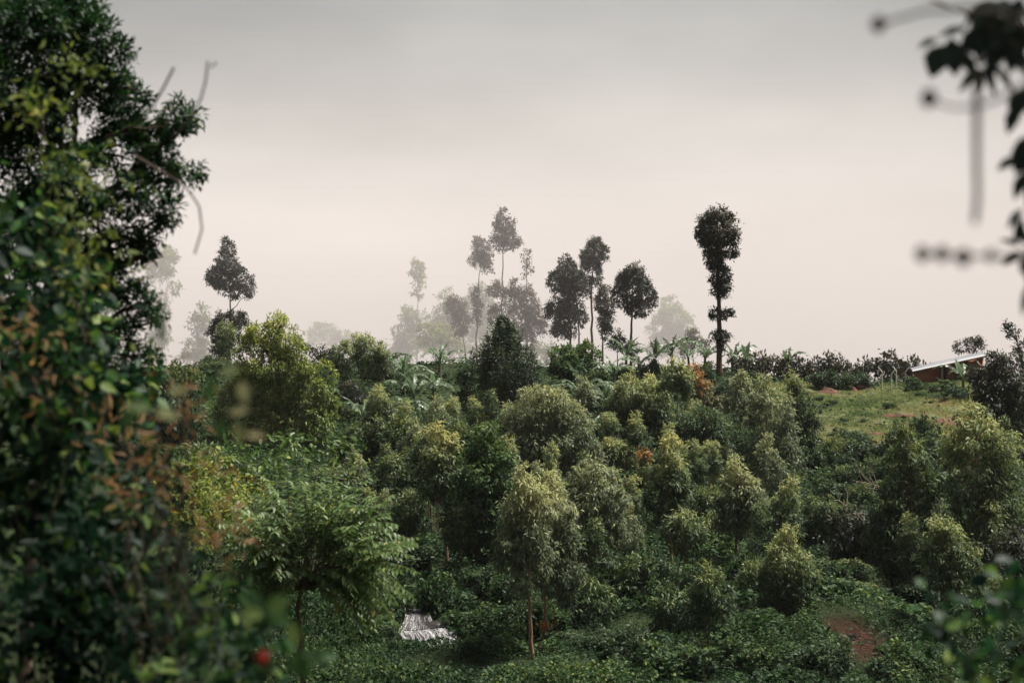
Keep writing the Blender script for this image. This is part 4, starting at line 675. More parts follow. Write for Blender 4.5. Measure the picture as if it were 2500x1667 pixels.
# ------------------------------------------------------------------ the little waterfall
def watermat():
    m, t = mat_new('white_water'); n = t.nodes.new; L = t.links.new; o = n('ShaderNodeOutputMaterial'); c = n('ShaderNodeTexCoord'); p = n('ShaderNodeBsdfPrincipled')
    at = n('ShaderNodeAttribute'); at.attribute_name = 'tone'; no = n('ShaderNodeTexNoise'); no.inputs['Scale'].default_value = 16; no.inputs['Detail'].default_value = 5; no.inputs['Roughness'].default_value = .7
    mp = n('ShaderNodeMapping'); mp.inputs['Scale'].default_value = (1, .6, .3); L(c.outputs['Object'], mp.inputs['Vector']); L(mp.outputs[0], no.inputs['Vector'])
    ad = n('ShaderNodeMath'); ad.operation = 'ADD'; L(at.outputs['Fac'], ad.inputs[0]); L(no.outputs['Fac'], ad.inputs[1])
    r = n('ShaderNodeValToRGB'); setramp(r, [(.6, (.012, .010, .010)), (.74, (.05, .044, .044)), (.86, (.2, .19, .19)), (1.0, (.42, .41, .41))]); L(ad.outputs[0], r.inputs[0])
    L(r.outputs[0], p.inputs['Base Color']); p.inputs['Roughness'].default_value = .5; p.inputs['Specular IOR Level'].default_value = .3; L(p.outputs[0], o.inputs['Surface']); return m
WM = watermat(); M['wetrock'] = noisemat('wet_rock', [(.3, (.012, .011, .011)), (.6, (.04, .034, .032)), (.8, (.085, .065, .055))], scale=6, rough=.3, bump=.8, spec=.5)
def sheet(name, edges, nu, nv, amp, seed, prof=None, lab=None, wet=.36, **k):
    """water surface between a chain of (left,right) edge points from up stream to down stream"""
    r = np.random.default_rng(seed); ed = np.array(edges, float); s = np.linspace(0, len(ed) - 1, nv)
    Lp = np.stack([np.interp(s, range(len(ed)), ed[:, 0, a]) for a in range(3)], -1); Rp = np.stack([np.interp(s, range(len(ed)), ed[:, 1, a]) for a in range(3)], -1)
    u = np.linspace(0, 1, nu); G = Lp[:, None] * (1 - u)[None, :, None] + Rp[:, None] * u[None, :, None]
    bul = np.sin(np.pi * u); G[:, :, 1] -= bul[None] * .32; G[:, :, 2] += bul[None] * .05
    st = np.zeros(nu)
    for q in range(6): st += np.sin(u * (14 + 17 * q) + r.uniform(0, 6.28)) / (1 + .3 * q)
    p3 = np.stack(np.broadcast_arrays(u[None] * 30, np.linspace(0, 1, nv)[:, None] * 7, 0.), -1).reshape(-1, 3); nz = noise3(p3, 1.3, seed).reshape(nv, nu) * .8
    rel = st[None] * .3 + nz; G[:, :, 1] -= amp * rel; G[:, :, 2] += amp * .4 * rel
    ii = np.arange(nv - 1)[:, None] * nu + np.arange(nu - 1)[None]; Fc = np.stack((ii, ii + 1, ii + nu + 1, ii + nu), -1).reshape(-1, 4)
    cw = np.convolve(r.normal(0, 1, nu + 8), np.ones(3) / 3, 'same')[4:nu + 4]; cb = np.convolve(r.normal(0, 1, nu + 40), np.ones(13) / 13, 'same')[20:nu + 20]
    p4 = np.stack(np.broadcast_arrays(u[None] * 60, np.linspace(0, 1, nv)[:, None] * 14, 0.), -1).reshape(-1, 3); br = noise3(p4, 1.6, seed + 5).reshape(nv, nu)
    tone = np.clip(wet + .10 * cw[None] + .28 * cb[None] + .16 * br + .22 * (.45 - u)[None] + r.normal(0, .05, (nv, nu)), 0, .8)[:-1, :-1].ravel()
    return G.reshape(-1, 3), Fc, tone, G
def strands(G, n, seed, wmax=.03, full=.5, off=.03):
    r = np.random.default_rng(seed); nv, nu = G.shape[:2]; V, Fc = [], []
    for q in range(n):
        u0 = r.uniform(0, 1); a = 0 if r.random() < full else r.uniform(0, .7); b = min(1, a + r.uniform(.25, 1.0)); m = 12; t = np.linspace(a, b, m)
        u = np.clip(u0 + .012 * np.sin(t * r.uniform(8, 20) + r.uniform(0, 6)) + (u0 - .5) * .05 * t, 0, .999) * (nu - 1); v = np.clip(t, 0, .999) * (nv - 1)
        iu, iv = u.astype(int), v.astype(int); p = G[iv, iu] + np.stack((r.normal(0, .008, m), np.full(m, -off) - r.uniform(0, .04, m), r.normal(0, .006, m)), -1)
        w = r.uniform(.25, 1) ** 1.5 * wmax * (.35 + .65 * np.sin(np.linspace(.2, 3.0, m))) * r.uniform(.6, 1.3, m); o = len(V) * 1
        for k in range(m): V += [p[k] - (w[k], 0, 0), p[k] + (0, -.5 * w[k], .1 * w[k]), p[k] + (w[k], 0, 0)]
        for k in range(m - 1): c = o + 3 * k; Fc += [(c, c + 1, c + 4, c + 3), (c + 1, c + 2, c + 5, c + 4)]
    return np.array(V), np.array(Fc)
M['foam'] = noisemat('white_foam', [(.3, (.12, .115, .115)), (.55, (.27, .26, .26)), (.75, (.4, .39, .39))], scale=30, rough=.6, bump=.3)
wroot = empty('waterfall', P(1060, 1592, 44.8), 'small white waterfall spilling over a dark rock ledge on the valley floor', 'waterfall'); wf = np.array(wroot.location)
V, Fc, tn, G = sheet('fall', [(P(972,1541,46.1), P(1092,1531,46.2)), (P(975,1546,45.8), P(1100,1536,45.9)), (P(985,1566,45.4), P(1118,1556,45.5)), (P(1000,1593,45.0), P(1136,1586,45.1))], 170, 60, .03, 2)
w_ = obj('falling_water', mesh_np('falling_water', V - wf, Fc, 4, WM, tn, smooth=True), wroot); V, Fc = strands(G, 80, 1, 0.026, 0.5); obj('foam_strands', mesh_np('foam_strands', V - wf, Fc, 4, M['foam'], smooth=True), w_, kind='stuff')
V, Fc, tn, G = sheet('cascade', [(P(985,1490,49.0), P(1040,1489,49.0)), (P(990,1499,48.6), P(1050,1498,48.6)), (P(990,1503,47.8), P(1052,1503,47.8)), (P(985,1517,47.5), P(1058,1516,47.5)), (P(980,1527,46.6), P(1080,1525,46.6)), (P(972,1540,46.2), P(1092,1530,46.25))], 70, 60, .05, 3, wet=.16)
w_ = obj('upper_cascade', mesh_np('upper_cascade', V - wf, Fc, 4, WM, tn, smooth=True), wroot); V, Fc = strands(G, 24, 2, .016, .2); obj('foam_strands', mesh_np('foam_strands', V - wf, Fc, 4, M['foam'], smooth=True), w_, kind='stuff')
V, Fc, tn, G = sheet('stream', [(P(866,1436,55), P(880,1436,55)), (P(884,1454,53.5), P(904,1455,53.5)), (P(915,1474,52), P(935,1474,52)), (P(965,1486,50.4), P(1000,1485,50.4)), (P(985,1489,49.1), P(1040,1488,49.1))], 40, 60, .03, 4, wet=.3)
w_ = obj('stream', mesh_np('stream', V - wf, Fc, 4, WM, tn, smooth=True), wroot); V, Fc = strands(G, 20, 3, .016, .2); obj('foam_strands', mesh_np('foam_strands', V - wf, Fc, 4, M['foam'], smooth=True), w_, kind='stuff')
def rock(px, py, d, rx, ry, rz, lab, seed):
    r = np.random.default_rng(seed); n, m = 20, 14; a, b = np.meshgrid(np.linspace(0, 2 * np.pi, n, endpoint=False), np.linspace(-np.pi / 2, np.pi / 2, m)); dv = np.stack((np.cos(a) * np.cos(b), np.sin(a) * np.cos(b), np.sin(b)), -1).reshape(-1, 3)
    V = dv * np.array((rx, ry, rz)) * (1 + .16 * noise3(dv, 3.5, seed) + .07 * noise3(dv, 9, seed + 1))[:, None]
    V = np.sign(V) * np.abs(V); ii = np.arange(m - 1)[:, None] * n; j = np.arange(n)[None]; Fc = np.stack((ii + j, ii + (j + 1) % n, ii + n + (j + 1) % n, ii + n + j), -1).reshape(-1, 4)
    obj('rock', mesh_np('rock', V, Fc, 4, M['wetrock']), None, P(px, py, d), label=lab, cat='rock', group='wet rocks of the waterfall')
rock(1050, 1572, 46.15, .98, .7, .42, 'big dark rock under the falling water', 1); rock(1085, 1597, 44.75, .62, .3, .09, 'flat black rock at the foot of the falling water', 2); rock(1065, 1524, 46.9, .35, .35, .1, 'dark wet rock between the upper and lower falls', 3); rock(1140, 1580, 45.2, .22, .25, .25, 'rock at the right end of the falling water', 4)

rock(962, 1572, 45.3, .2, .25, .2, 'small dark rock at the left end of the falling water', 5); rock(1128, 1600, 44.6, .3, .22, .12, 'low dark rock right of the foot of the falling water', 6); rock(1098, 1524, 46.6, .28, .3, .16, 'dark rock at the right shoulder of the upper fall', 7)
# dead wood
def dead(name, label, pts_list, d, mat='barkpale'):
    foot = P(*pts_list[0][0][0], d); ps = []
    for pts, r0, r1 in pts_list:
        q = np.array([P(a, b, d) for a, b in pts]); q[1:, 1] += R.normal(0, .15, len(q) - 1); s = np.concatenate(((0,), np.cumsum(np.linalg.norm(np.diff(q, axis=0), axis=1)))); u = np.linspace(0, s[-1], 9)
        ps.append((np.stack([np.interp(u, s, q[:, a]) for a in range(3)], -1), np.linspace(r0, r1, 9)))
    V, Fc = tubes(ps, 5); return obj(name, mesh_np(name, V - foot, Fc, 4, M[mat], smooth=True), None, foot, label=label, cat='dead branch', group='bare dead branches')
dead('dead_tree', 'bare pale dead tree trunk with forked twigs above the grassy bank', [([(2070,1290),(2066,1250),(2072,1200)], .05, .02), ([(2066,1235),(2050,1222),(2035,1220)], .02, .008), ([(2070,1215),(2082,1190),(2090,1175)], .02, .006)], 60)
dead('dead_branch', 'heap of thin pale dead branches below the pasture', [([(2140,1190),(2110,1165),(2085,1125)], .03, .008), ([(2135,1185),(2120,1150),(2122,1120)], .02, .006), ([(2150,1188),(2120,1180),(2080,1172)], .02, .006), ([(2145,1192),(2128,1140),(2145,1125)], .02, .006), ([(2150,1195),(2110,1190),(2095,1150)], .016, .005)], 64)
dead('dead_branch', 'small forked white dead twig above the grassy bank', [([(2105,1270),(2092,1250),(2085,1262)], .015, .006), ([(2092,1250),(2080,1268)], .012, .005), ([(2094,1254),(2110,1252)], .012, .005)], 58)
# clump of dead orange leaves hanging on a front trunk
def dead_clump():
    rng = np.random.default_rng(9); foot = P(1333, 1522, 45.3); n = 60; pos = foot + rng.normal(0, 1, (n, 3)) * np.array((.12, .08, .1))
    V, Fc = leaf_arrays(DIAMOND, pos, leaf_axes(np.stack((rng.normal(0, .5, n), rng.normal(0, .5, n), -np.ones(n)), -1), rng), .13, .035)
    obj('dead_leaves', mesh_np('dead_leaves', V - np.array(clump_tree.location), Fc, 4, M['deadorange'], rng.uniform(0, 1, n)), clump_tree, label='clump of dead orange leaves', kind='stuff')
dead_clump()

# ------------------------------------------------------------------ near plants whose leaves can be told apart
def leaf_meshes(name, tmpl, mat, tones):
    return [mesh_np(name, tmpl[0], tmpl[1], 4, mat, np.full(len(tmpl[1]), t)) for t in tones]
def plant_leaves(root, foot, pos, axes, L, Wd, tone, tmpl, mat, n_parts, rng, visible=None):
    """the n_parts leaves that show largest become parts of their own, the others one mass"""
    n = len(pos); show = L * Wd / np.linalg.norm(pos, axis=1) ** 2
    px = pos[:, 0] / pos[:, 1] * F + 1250; py = 833.5 - pos[:, 2] / pos[:, 1] * F
    show = show * ((px > 0) & (px < 2500) & (py > 0) & (py < 1667))
    # only those with nothing close in front
    if n_parts:
        cell = {}
        for i in np.argsort(pos[:, 1]):
            if show[i] <= 0: continue
            k = (int(px[i] // 22), int(py[i] // 22))
            if k not in cell: cell[k] = i
        cand = np.array(sorted(cell.values(), key=lambda i: -show[i]))[:n_parts]
    else: cand = np.array([], int)
    rest = np.ones(n, bool); rest[cand] = False
    tones = np.linspace(.05, .95, 7); ms = leaf_meshes('leaf', tmpl, mat, tones); x, y, z = axes
    for i in cand:
        o = bpy.data.objects.new('leaf', ms[int(np.argmin(np.abs(tones - tone[i])))]); col.objects.link(o); o.parent = root
        o.matrix_local = Matrix(((x[i, 0] * Wd[i], y[i, 0] * L[i], z[i, 0] * L[i], pos[i, 0] - foot[0]), (x[i, 1] * Wd[i], y[i, 1] * L[i], z[i, 1] * L[i], pos[i, 1] - foot[1]), (x[i, 2] * Wd[i], y[i, 2] * L[i], z[i, 2] * L[i], pos[i, 2] - foot[2]), (0, 0, 0, 1)))
    if rest.any():
        V, Fc = leaf_arrays(tmpl, pos[rest], (x[rest], y[rest], z[rest]), L[rest], Wd[rest])
        obj('foliage', mesh_np('foliage', V - foot, Fc, 4, mat, np.repeat(tone[rest], len(tmpl[1]))), root, kind='stuff')

def arching():
    """small tree of long arching shoots with two rows of hanging leaves"""
    rng = np.random.default_rng(31); d = 24.; b = P(735, 1450, d); z0 = gz(b[0], d); foot = np.array((b[0], d, z0))
    root = empty('arching_tree', foot, 'small tree of arching shoots with two ranked bright leaves, left of the waterfall', 'tree')
    paths = [(bend(foot - (0, 0, .1), P(745, 1400, d), 8, 0, .02, rng), np.linspace(.07, .035, 8))]
    pos, ax, nor, Ls, tn = [], [], [], [], []
    tips = []
    for px, py in [(1022,1312),(965,1205),(1010,1320),(900,1165),(1015,1465),(940,1400),(985,1545),(930,1500),(700,1150),(790,1130),(860,1150),(640,1160),(740,1550),(820,1560),(880,1580),(690,1540),(600,1250),(560,1330),(620,1450),(780,1140),(960,1350),(940,1450),(740,1140),(900,1250),(850,1300),(810,1480)]: tips.append((px, py))
    for i in range(330): a = rng.uniform(-1.0, 4.1); q = rng.uniform(.1, 1) ** .55; tips.append((765 + math.cos(a) * 262 * q, 1350 - math.sin(a) * 225 * q + 25))
    for i, (px, py) in enumerate(tips):
        dd = d + rng.uniform(-1.6, 1.3); tip = P(px, py, dd); g = rng.uniform(.2, .6); st = P(745 + (px - 745) * g + rng.normal(0, 22), 1400 + (py - 1400) * g * .8 - 15 + rng.normal(0, 22), d + (dd - d) * g)
        if i % 3 == 0: paths.append((bend(P(745 + rng.normal(0, 12), 1440, d), st, 6, .1, .03, rng), np.linspace(.01, .006, 6)))
        n = 12; t = np.linspace(0, 1, n)[:, None]; ctrl = (st + tip) / 2 + np.array((0, 0, .14 + .13 * np.linalg.norm(tip - st))); pts = (1 - t) ** 2 * st + 2 * t * (1 - t) * ctrl + t * t * tip
        paths.append((pts, np.linspace(.007, .002, n))); Lsh = np.linalg.norm(np.diff(pts, axis=0), axis=1).sum(); m = int(Lsh / .048)
        for k in range(m):
            f = .18 + .82 * (k + rng.uniform(-.2, .2)) / m; j = min(n - 2, int(f * (n - 1))); p = pts[j] + (pts[j + 1] - pts[j]) * (f * (n - 1) - j); tg = unit(pts[j + 1] - pts[j]); sd = unit(np.cross(tg, (0, 0, 1))) * (1 if k % 2 else -1)
            pos.append(p); ax.append(sd * .75 + tg * .45 + np.array((0, 0, -.55)) + rng.normal(0, .16, 3)); nor.append(np.array((0, 0, 1.)) + sd * .5 + rng.normal(0, .22, 3)); Ls.append(rng.uniform(.13, .19) * (1 - .3 * f)); tn.append(.42 + rng.normal(0, .14) + (.4 if rng.random() < .03 else 0))
    pos = np.array(pos); y = unit(np.array(ax)); nn = np.array(nor); z = unit(nn - (nn * y).sum(-1, keepdims=True) * y); x = np.cross(y, z); L = np.array(Ls)
    V, Fc = tubes(paths, 5); obj('trunk', mesh_np('trunk', V - foot, Fc, 4, M['vine_wood'], smooth=True), root)
    plant_leaves(root, foot, pos, (x, y, z), L, L * .46, np.clip(np.array(tn), 0, 1), OVAL, M['pin'], 260, rng)
arching()

def bushy(name, label, clumps, Lf, ratio, mat, n_parts, k=2.6, seed=1, base=None, droop=.35, tbase=.4, stemmat='vine_wood', cat='shrub', tmpl=OVAL, nsub=8, flat=.35, newg=.15, stem_r=.006, stems=1, per=5, fill=.25, group=None, tvar=.16, bright=0.):
    """clumps carry their own distance: (px,py,rx,ry,d)"""
    rng = np.random.default_rng(seed); B = []
    for cx, cy, rx, ry, d in clumps: B.append((P(cx, cy, d), np.array((rx, min(rx, ry), ry)) / F * d))
    if base is None: bx, by = np.mean([b[0][0] for b in B]), np.mean([b[0][1] for b in B])
    else: bx, by = at_px(*base), base[1]
    foot = np.array((bx, by, gz(bx, by))); root = empty(name, foot, label, cat, group)
    paths = []
    for c, r in B:
        for q in range(stems): paths.append((bend(foot + rng.normal(0, .08, 3) * (1, 1, 0) - (0, 0, .1), c + unit(rng.normal(0, 1, 3)) * r * .6, 10, .06, .025, rng), np.linspace(stem_r, stem_r * .25, 10)))
    V, Fc = tubes(paths, 5); obj('stem', mesh_np('stem', V - foot, Fc, 4, M[stemmat], smooth=True), root)
    area = sum(b[1][0] * b[1][2] * np.pi for b in B); n = int(k * area / (Lf * Lf * ratio * .6)); spr, nor = crown_sprays(rng, B, max(4, n // per), .55, fill, nsub)
    m = len(spr) * per; s = np.repeat(spr, per, 0); q = np.repeat(nor, per, 0); pos = s + rng.normal(0, 1, (m, 3)) * Lf * .8
    ax = q * .6 + np.array((0, 0, -droop)) + rng.normal(0, .55, (m, 3)); L = Lf * rng.uniform(.65, 1.25, m)
    tone = np.clip(tbase + np.repeat(rng.normal(0, .1, len(spr)), per) + rng.normal(0, tvar, m) + np.repeat(rng.random(len(spr)) < bright, per) * rng.uniform(.3, .7, m), 0, 1)
    plant_leaves(root, foot, pos, leaf_axes(ax, rng, flat), L, L * ratio * rng.uniform(.8, 1.2, m), tone, tmpl, M[mat], n_parts, rng)
    return root

# shrubs on the left slope at middle distance
bushy('shrub', 'yellow green shrub glowing behind the blurred dry stems at the left', [(470,1230,45,40,24),(530,1210,50,45,25),(500,1150,50,40,27),(560,1180,45,40,26),(450,1300,55,45,24),(600,1210,50,40,27),(520,1290,60,50,25),(430,1170,40,40,26)], .11, .42, 'yellowshrub', 60, 2.4, 41, tbase=.45)
bushy('shrub', 'pale leafy shrub with large leaflets below the big bright green tree', [(505,1125,45,30,30),(545,1100,36,30,30),(620,1120,40,36,31),(690,1110,40,40,31),(660,1160,50,36,30),(740,1090,40,30,32),(860,1095,36,22,33),(820,1115,40,22,33)], .17, .4, 'pin', 60, 2.2, 42, tbase=.45)
bushy('shrub', 'dark tangled shrub under the arching leafed tree', [(560,1420,70,60,25.5),(640,1480,70,55,25.5),(720,1500,80,50,25.5),(800,1500,70,55,26),(500,1350,60,60,26),(620,1380,60,50,26),(860,1540,60,40,26.5),(700,1400,80,60,26)], .1, .45, 'under', 60, 2.2, 43, tbase=.3)
bushy('shrub', 'low leafy bush at the bottom edge left of the waterfall', [(820,1610,90,40,30),(720,1620,80,45,28),(930,1640,90,35,31),(1050,1655,80,28,32),(640,1590,70,50,27)], .1, .5, 'under', 60, 2.2, 44, tbase=.42)
bushy('shrub', 'bright leafed vine bush at the bottom edge below the front pale eucalyptus', [(1380,1655,90,28,36),(1470,1640,70,26,36.5),(1560,1660,90,24,36),(1260,1660,70,22,36)], .11, .62, 'under', 60, 2.4, 45, tbase=.55)

# ------------------------------------------------------------------ the near leafy tree that frames the left
tree('leafy_tree', 'near leafy tree framing the left side, fine leaves crisp against the sky', 11, [(60,1400),(110,1000),(160,600),(180,300),(200,60)],
     [(60,40,120,90),(20,250,120,150),(30,480,120,150),(40,700,130,140),(170,60,90,70),(90,150,110,110),(250,110,50,60),(200,210,90,70),(290,130,28,34),(110,340,130,120),(270,270,60,50),(330,240,34,30),(370,330,50,40),(430,300,46,34),(470,300,30,30),(400,400,50,44),(300,380,80,70),(440,420,36,36),(360,480,60,50),(210,480,110,90),(410,530,34,34),(300,580,70,60),(120,600,130,120),(360,620,40,36),(240,690,90,70),(340,740,42,40),(100,800,120,110),(300,820,60,52),(380,780,26,22),(330,900,60,50),(200,900,100,80),(240,1000,90,70),(100,1020,110,110)],
     mat='fgtree', bark='vine_wood', L=.062, Wd=.019, k=5.5, per=8, tr=.07, newg=-.1, tbase=.36, maxl=120000, droop=.35, rand=.7, outw=.8, fill=.2, yj=.8)
bushy('leafy_tree', 'slim leafy bough in front of the near tree, drooping yellow green leaves', [(180,190,60,60,7.5),(110,250,60,60,7),(150,400,60,70,7),(210,560,60,60,7.2),(240,640,60,50,7),(190,700,60,60,7),(250,430,40,40,7.5)], 0.06, .34, 'yellowshrub', 120, 1.0, 51, base=(60, 7), cat='tree', tbase=.25, droop=.7, flat=None)
bushy('climbing_vine', 'mass of broad vine leaves at the left edge, blurred close to the camera', [(60, 700, 90, 110, 6.9), (140, 880, 110, 100, 6.6), (50, 950, 90, 110, 6.3), (230, 980, 90, 70, 7.2), (120, 1080, 110, 90, 6.6), (280, 1080, 60, 60, 7.5), (60, 540, 60, 80, 7.5), (150, 740, 80, 80, 7.5), (210, 840, 60, 60, 7.8), (300, 960, 40, 50, 8.1)], 0.08, .6, 'fgvine', 200, 4.5, 52, base=(40, 6.90), cat='vine', tbase=.2, tvar=.14, bright=.3)
bushy('leafy_shrub', 'dark broad leaved shrub filling the lower left corner, blurred', [(80, 1250, 130, 110, 6.6), (220, 1220, 100, 90, 6.9), (120, 1400, 140, 110, 6.3), (300, 1330, 90, 80, 6.75), (60, 1560, 120, 110, 6.0), (220, 1530, 130, 100, 6.0), (380, 1450, 80, 80, 6.6), (340, 1590, 110, 80, 6.0), (460, 1540, 80, 60, 6.45), (350, 1190, 50, 60, 7.5), (420, 1360, 50, 50, 7.2)], 0.068, .5, 'fgvine', 260, 6.0, 53, base=(120, 6.45), tbase=.12, tvar=.1, bright=.12)
bushy('leafy_shrub', 'blurred shrub at the bottom left with glossy pale leaves reaching toward the arching tree', [(520, 1500, 60, 50, 5.85), (600, 1530, 60, 50, 5.55), (560, 1600, 90, 50, 5.25), (660, 1590, 50, 50, 5.25), (460, 1640, 100, 40, 5.1), (680, 1650, 60, 30, 5.1), (430, 1500, 50, 40, 6.0)], 0.083, .42, 'fgvine', 160, 3.6, 54, base=(520, 5.55), tbase=.25, tvar=.15, bright=.25)
bushy('dry_bracken', 'blurred rusty brown dry plant standing in front of the left slope', [(430, 960, 30, 60, 5.4), (455, 1050, 36, 60, 5.4), (420, 1110, 40, 50, 5.55), (470, 1160, 30, 40, 5.55), (330, 1150, 40, 60, 6.0), (380, 1230, 40, 60, 6.0), (545, 1290, 26, 44, 5.1), (510, 1310, 34, 30, 5.1), (300, 1060, 30, 50, 6.3)], 0.068, .16, 'dry', 60, .55, 55, base=(430, 5.55), tbase=.5, droop=.1, flat=None, stems=3, stem_r=.005, newg=0, cat='dry plant')
bushy('dry_bracken', 'blurred brown dry tangle high in the left edge leaves', [(90, 880, 60, 60, 6.3), (120, 960, 50, 50, 6.15), (60, 820, 50, 40, 6.45), (260, 930, 30, 70, 6.9), (210, 640, 40, 40, 9.0)], 0.075, .14, 'dry', 40, .22, 56, base=(100, 6.30), tbase=.5, droop=.6, flat=None, stem_r=.004, cat='dry plant')

def single_leaf(root, foot, px, py, d, L, ratio, axis, tone, mat, tmpl=OVAL, nrm=None):
    p = P(px, py, d); y = unit(np.array(axis, float)); n0 = np.array(nrm if nrm is not None else (0, -.8, .6), float); z = unit(n0 - (n0 @ y) * y); x = np.cross(y, z)
    me = mesh_np('leaf', tmpl[0], tmpl[1], 4, M[mat], np.full(len(tmpl[1]), tone)); o = bpy.data.objects.new('leaf', me); col.objects.link(o); o.parent = root; q = p - foot
    o.matrix_local = Matrix(((x[0] * L * ratio, y[0] * L, z[0] * L, q[0]), (x[1] * L * ratio, y[1] * L, z[1] * L, q[1]), (x[2] * L * ratio, y[2] * L, z[2] * L, q[2]), (0, 0, 0, 1))); return o
def wand(name, label, base, stems, leaves, mat='fgvine', cat='vine', wood='vine_wood', buds=()):
    foot = np.array((at_px(*base), base[1], gz(at_px(*base), base[1]))); root = empty(name, foot, label, cat); ps = []
    for pts, r0, r1 in stems:
        q = np.array([P(*a) for a in pts]); s = np.concatenate(((0,), np.cumsum(np.linalg.norm(np.diff(q, axis=0), axis=1)))); u = np.linspace(0, s[-1], 16); pp = np.stack([np.interp(u, s, q[:, a]) for a in range(3)], -1)
        for _ in range(2): pp[1:-1] = (pp[:-2] + 2 * pp[1:-1] + pp[2:]) / 4
        ps.append((pp, np.linspace(r0, r1, 16)))
    V, Fc = tubes(ps, 6); obj('stem', mesh_np('stem', V - foot, Fc, 4, M[wood], smooth=True), root)
    for a in leaves: single_leaf(root, foot, *a, mat)
    for px, py, d, r in buds:
        t = np.linspace(-1, 1, 7); V, Fc = tubes([(P(px, py, d) + np.stack((t * 0, t * 0, t * r * 1.2), -1), r * np.sqrt(np.clip(1 - t * t, .02, 1)))], 8); obj('bud', mesh_np('bud', V - foot, Fc, 4, M['dryhead'], smooth=True), root)
    return root
M['dryhead'] = noisemat('dry_seed_head', [(.3, (.03, .016, .014)), (.7, (.08, .045, .035))], scale=30)
M['redflower'] = noisemat('red_flower', [(.3, (.35, .02, .015)), (.7, (.6, .05, .03))], scale=12)
wand('hanging_vine', 'bare pale vine stem curling against the sky right of the near leafy tree', (430, 3.4), [([(330,380,7.56),(450,452,6.12),(490,480,6.12),(520,520,6.12),(525,545,6.12),(505,590,6.12),(475,620,6.12)], 0.0063, 0.0045)], [])
wand('bare_twig', 'bare blurred twig rising against the sky left of the pair', (380, 3.0), [([(345,300,6.84),(370,262,5.70),(400,225,5.70),(425,165,5.70)], 0.0053, 0.0053)], [])
wand('bare_twig', 'bare blurred twig with a small fork at its tip, the taller of the pair', (470, 2.8), [([(430,330,6.27),(480,265,5.32),(505,225,5.32),(515,165,5.32),(508,150,5.32)], 0.0051, 0.0045), ([(515,165,5.32),(530,152,5.32)], 0.0037, 0.0030)], [])
wand('leafy_sprig', 'blurred sprig with pale folded leaves in front of the big bright green tree', (500, 3.0), [([(440,1400,3.2),(480,1150,3.0),(530,1000,3.0),(570,930,3.0)], .003, .0015)],
     [(535,915,3.0,.05,.6,(.9,-.2,.35),.75),(590,930,3.0,.055,.5,(.25,-.3,-.9),.9),(520,920,3.0,.055,.5,(-.2,0,-1),.3),(560,1010,3.0,.045,.5,(.8,-.2,.2),.85),(575,1030,3.0,.05,.45,(.25,0,-1),.8),(540,1020,3.0,.05,.55,(-.1,0,-1),.25),(600,1060,3.0,.045,.4,(1,-.2,-.1),.95),(370,1000,3.0,.06,.5,(-1,-.2,.2),.5),(380,1000,3.0,.055,.5,(.9,-.2,-.3),.75),(300,990,3.1,.055,.5,(.3,0,-1),.3),(380,760,3.0,.05,.4,(.35,0,-1),.15),(390,790,3.0,.045,.4,(.2,0,-1),.1),(410,960,3.1,.05,.4,(.9,-.1,.2),.8)], 'paleleaf')
rt = wand('flowering_sprig', 'blurred sprig with shiny green leaves and a small red flower at the bottom left', (690, 3.0), [([(640,1720,3.0),(660,1600,3.0),(655,1490,3.0)], .003, .0015), ([(650,1650,3.0),(720,1590,3.0)], .002, .001), ([(655,1650,3.0),(641,1610,3.0)], .002, .001)],
     [(650,1490,3.0,.06,.75,(.9,-.2,.5),.75),(655,1500,3.0,.055,.7,(.9,-.2,-.3),.55),(640,1480,3.0,.05,.6,(-.6,0,.9),.5),(720,1590,3.0,.06,.7,(.3,-.1,-.9),.72),(735,1580,3.0,.07,.4,(.9,-.1,-.6),.5),(715,1600,3.0,.06,.6,(.9,0,-1),.6),(730,1570,3.0,.05,.6,(-.4,0,.9),.85),(640,1500,3.0,.05,.7,(-.9,-.2,.1),.9)])
_f = np.array(rt.location); V, Fc = tubes([(P(641, 1605, 3.0) + np.stack((np.zeros(6), np.zeros(6), np.linspace(-.014, .016, 6)), -1), np.array((.004, .011, .013, .012, .010, .004)))], 8); obj('flower', mesh_np('flower', V - _f, Fc, 4, M['redflower'], smooth=True), rt, label='small red flower')
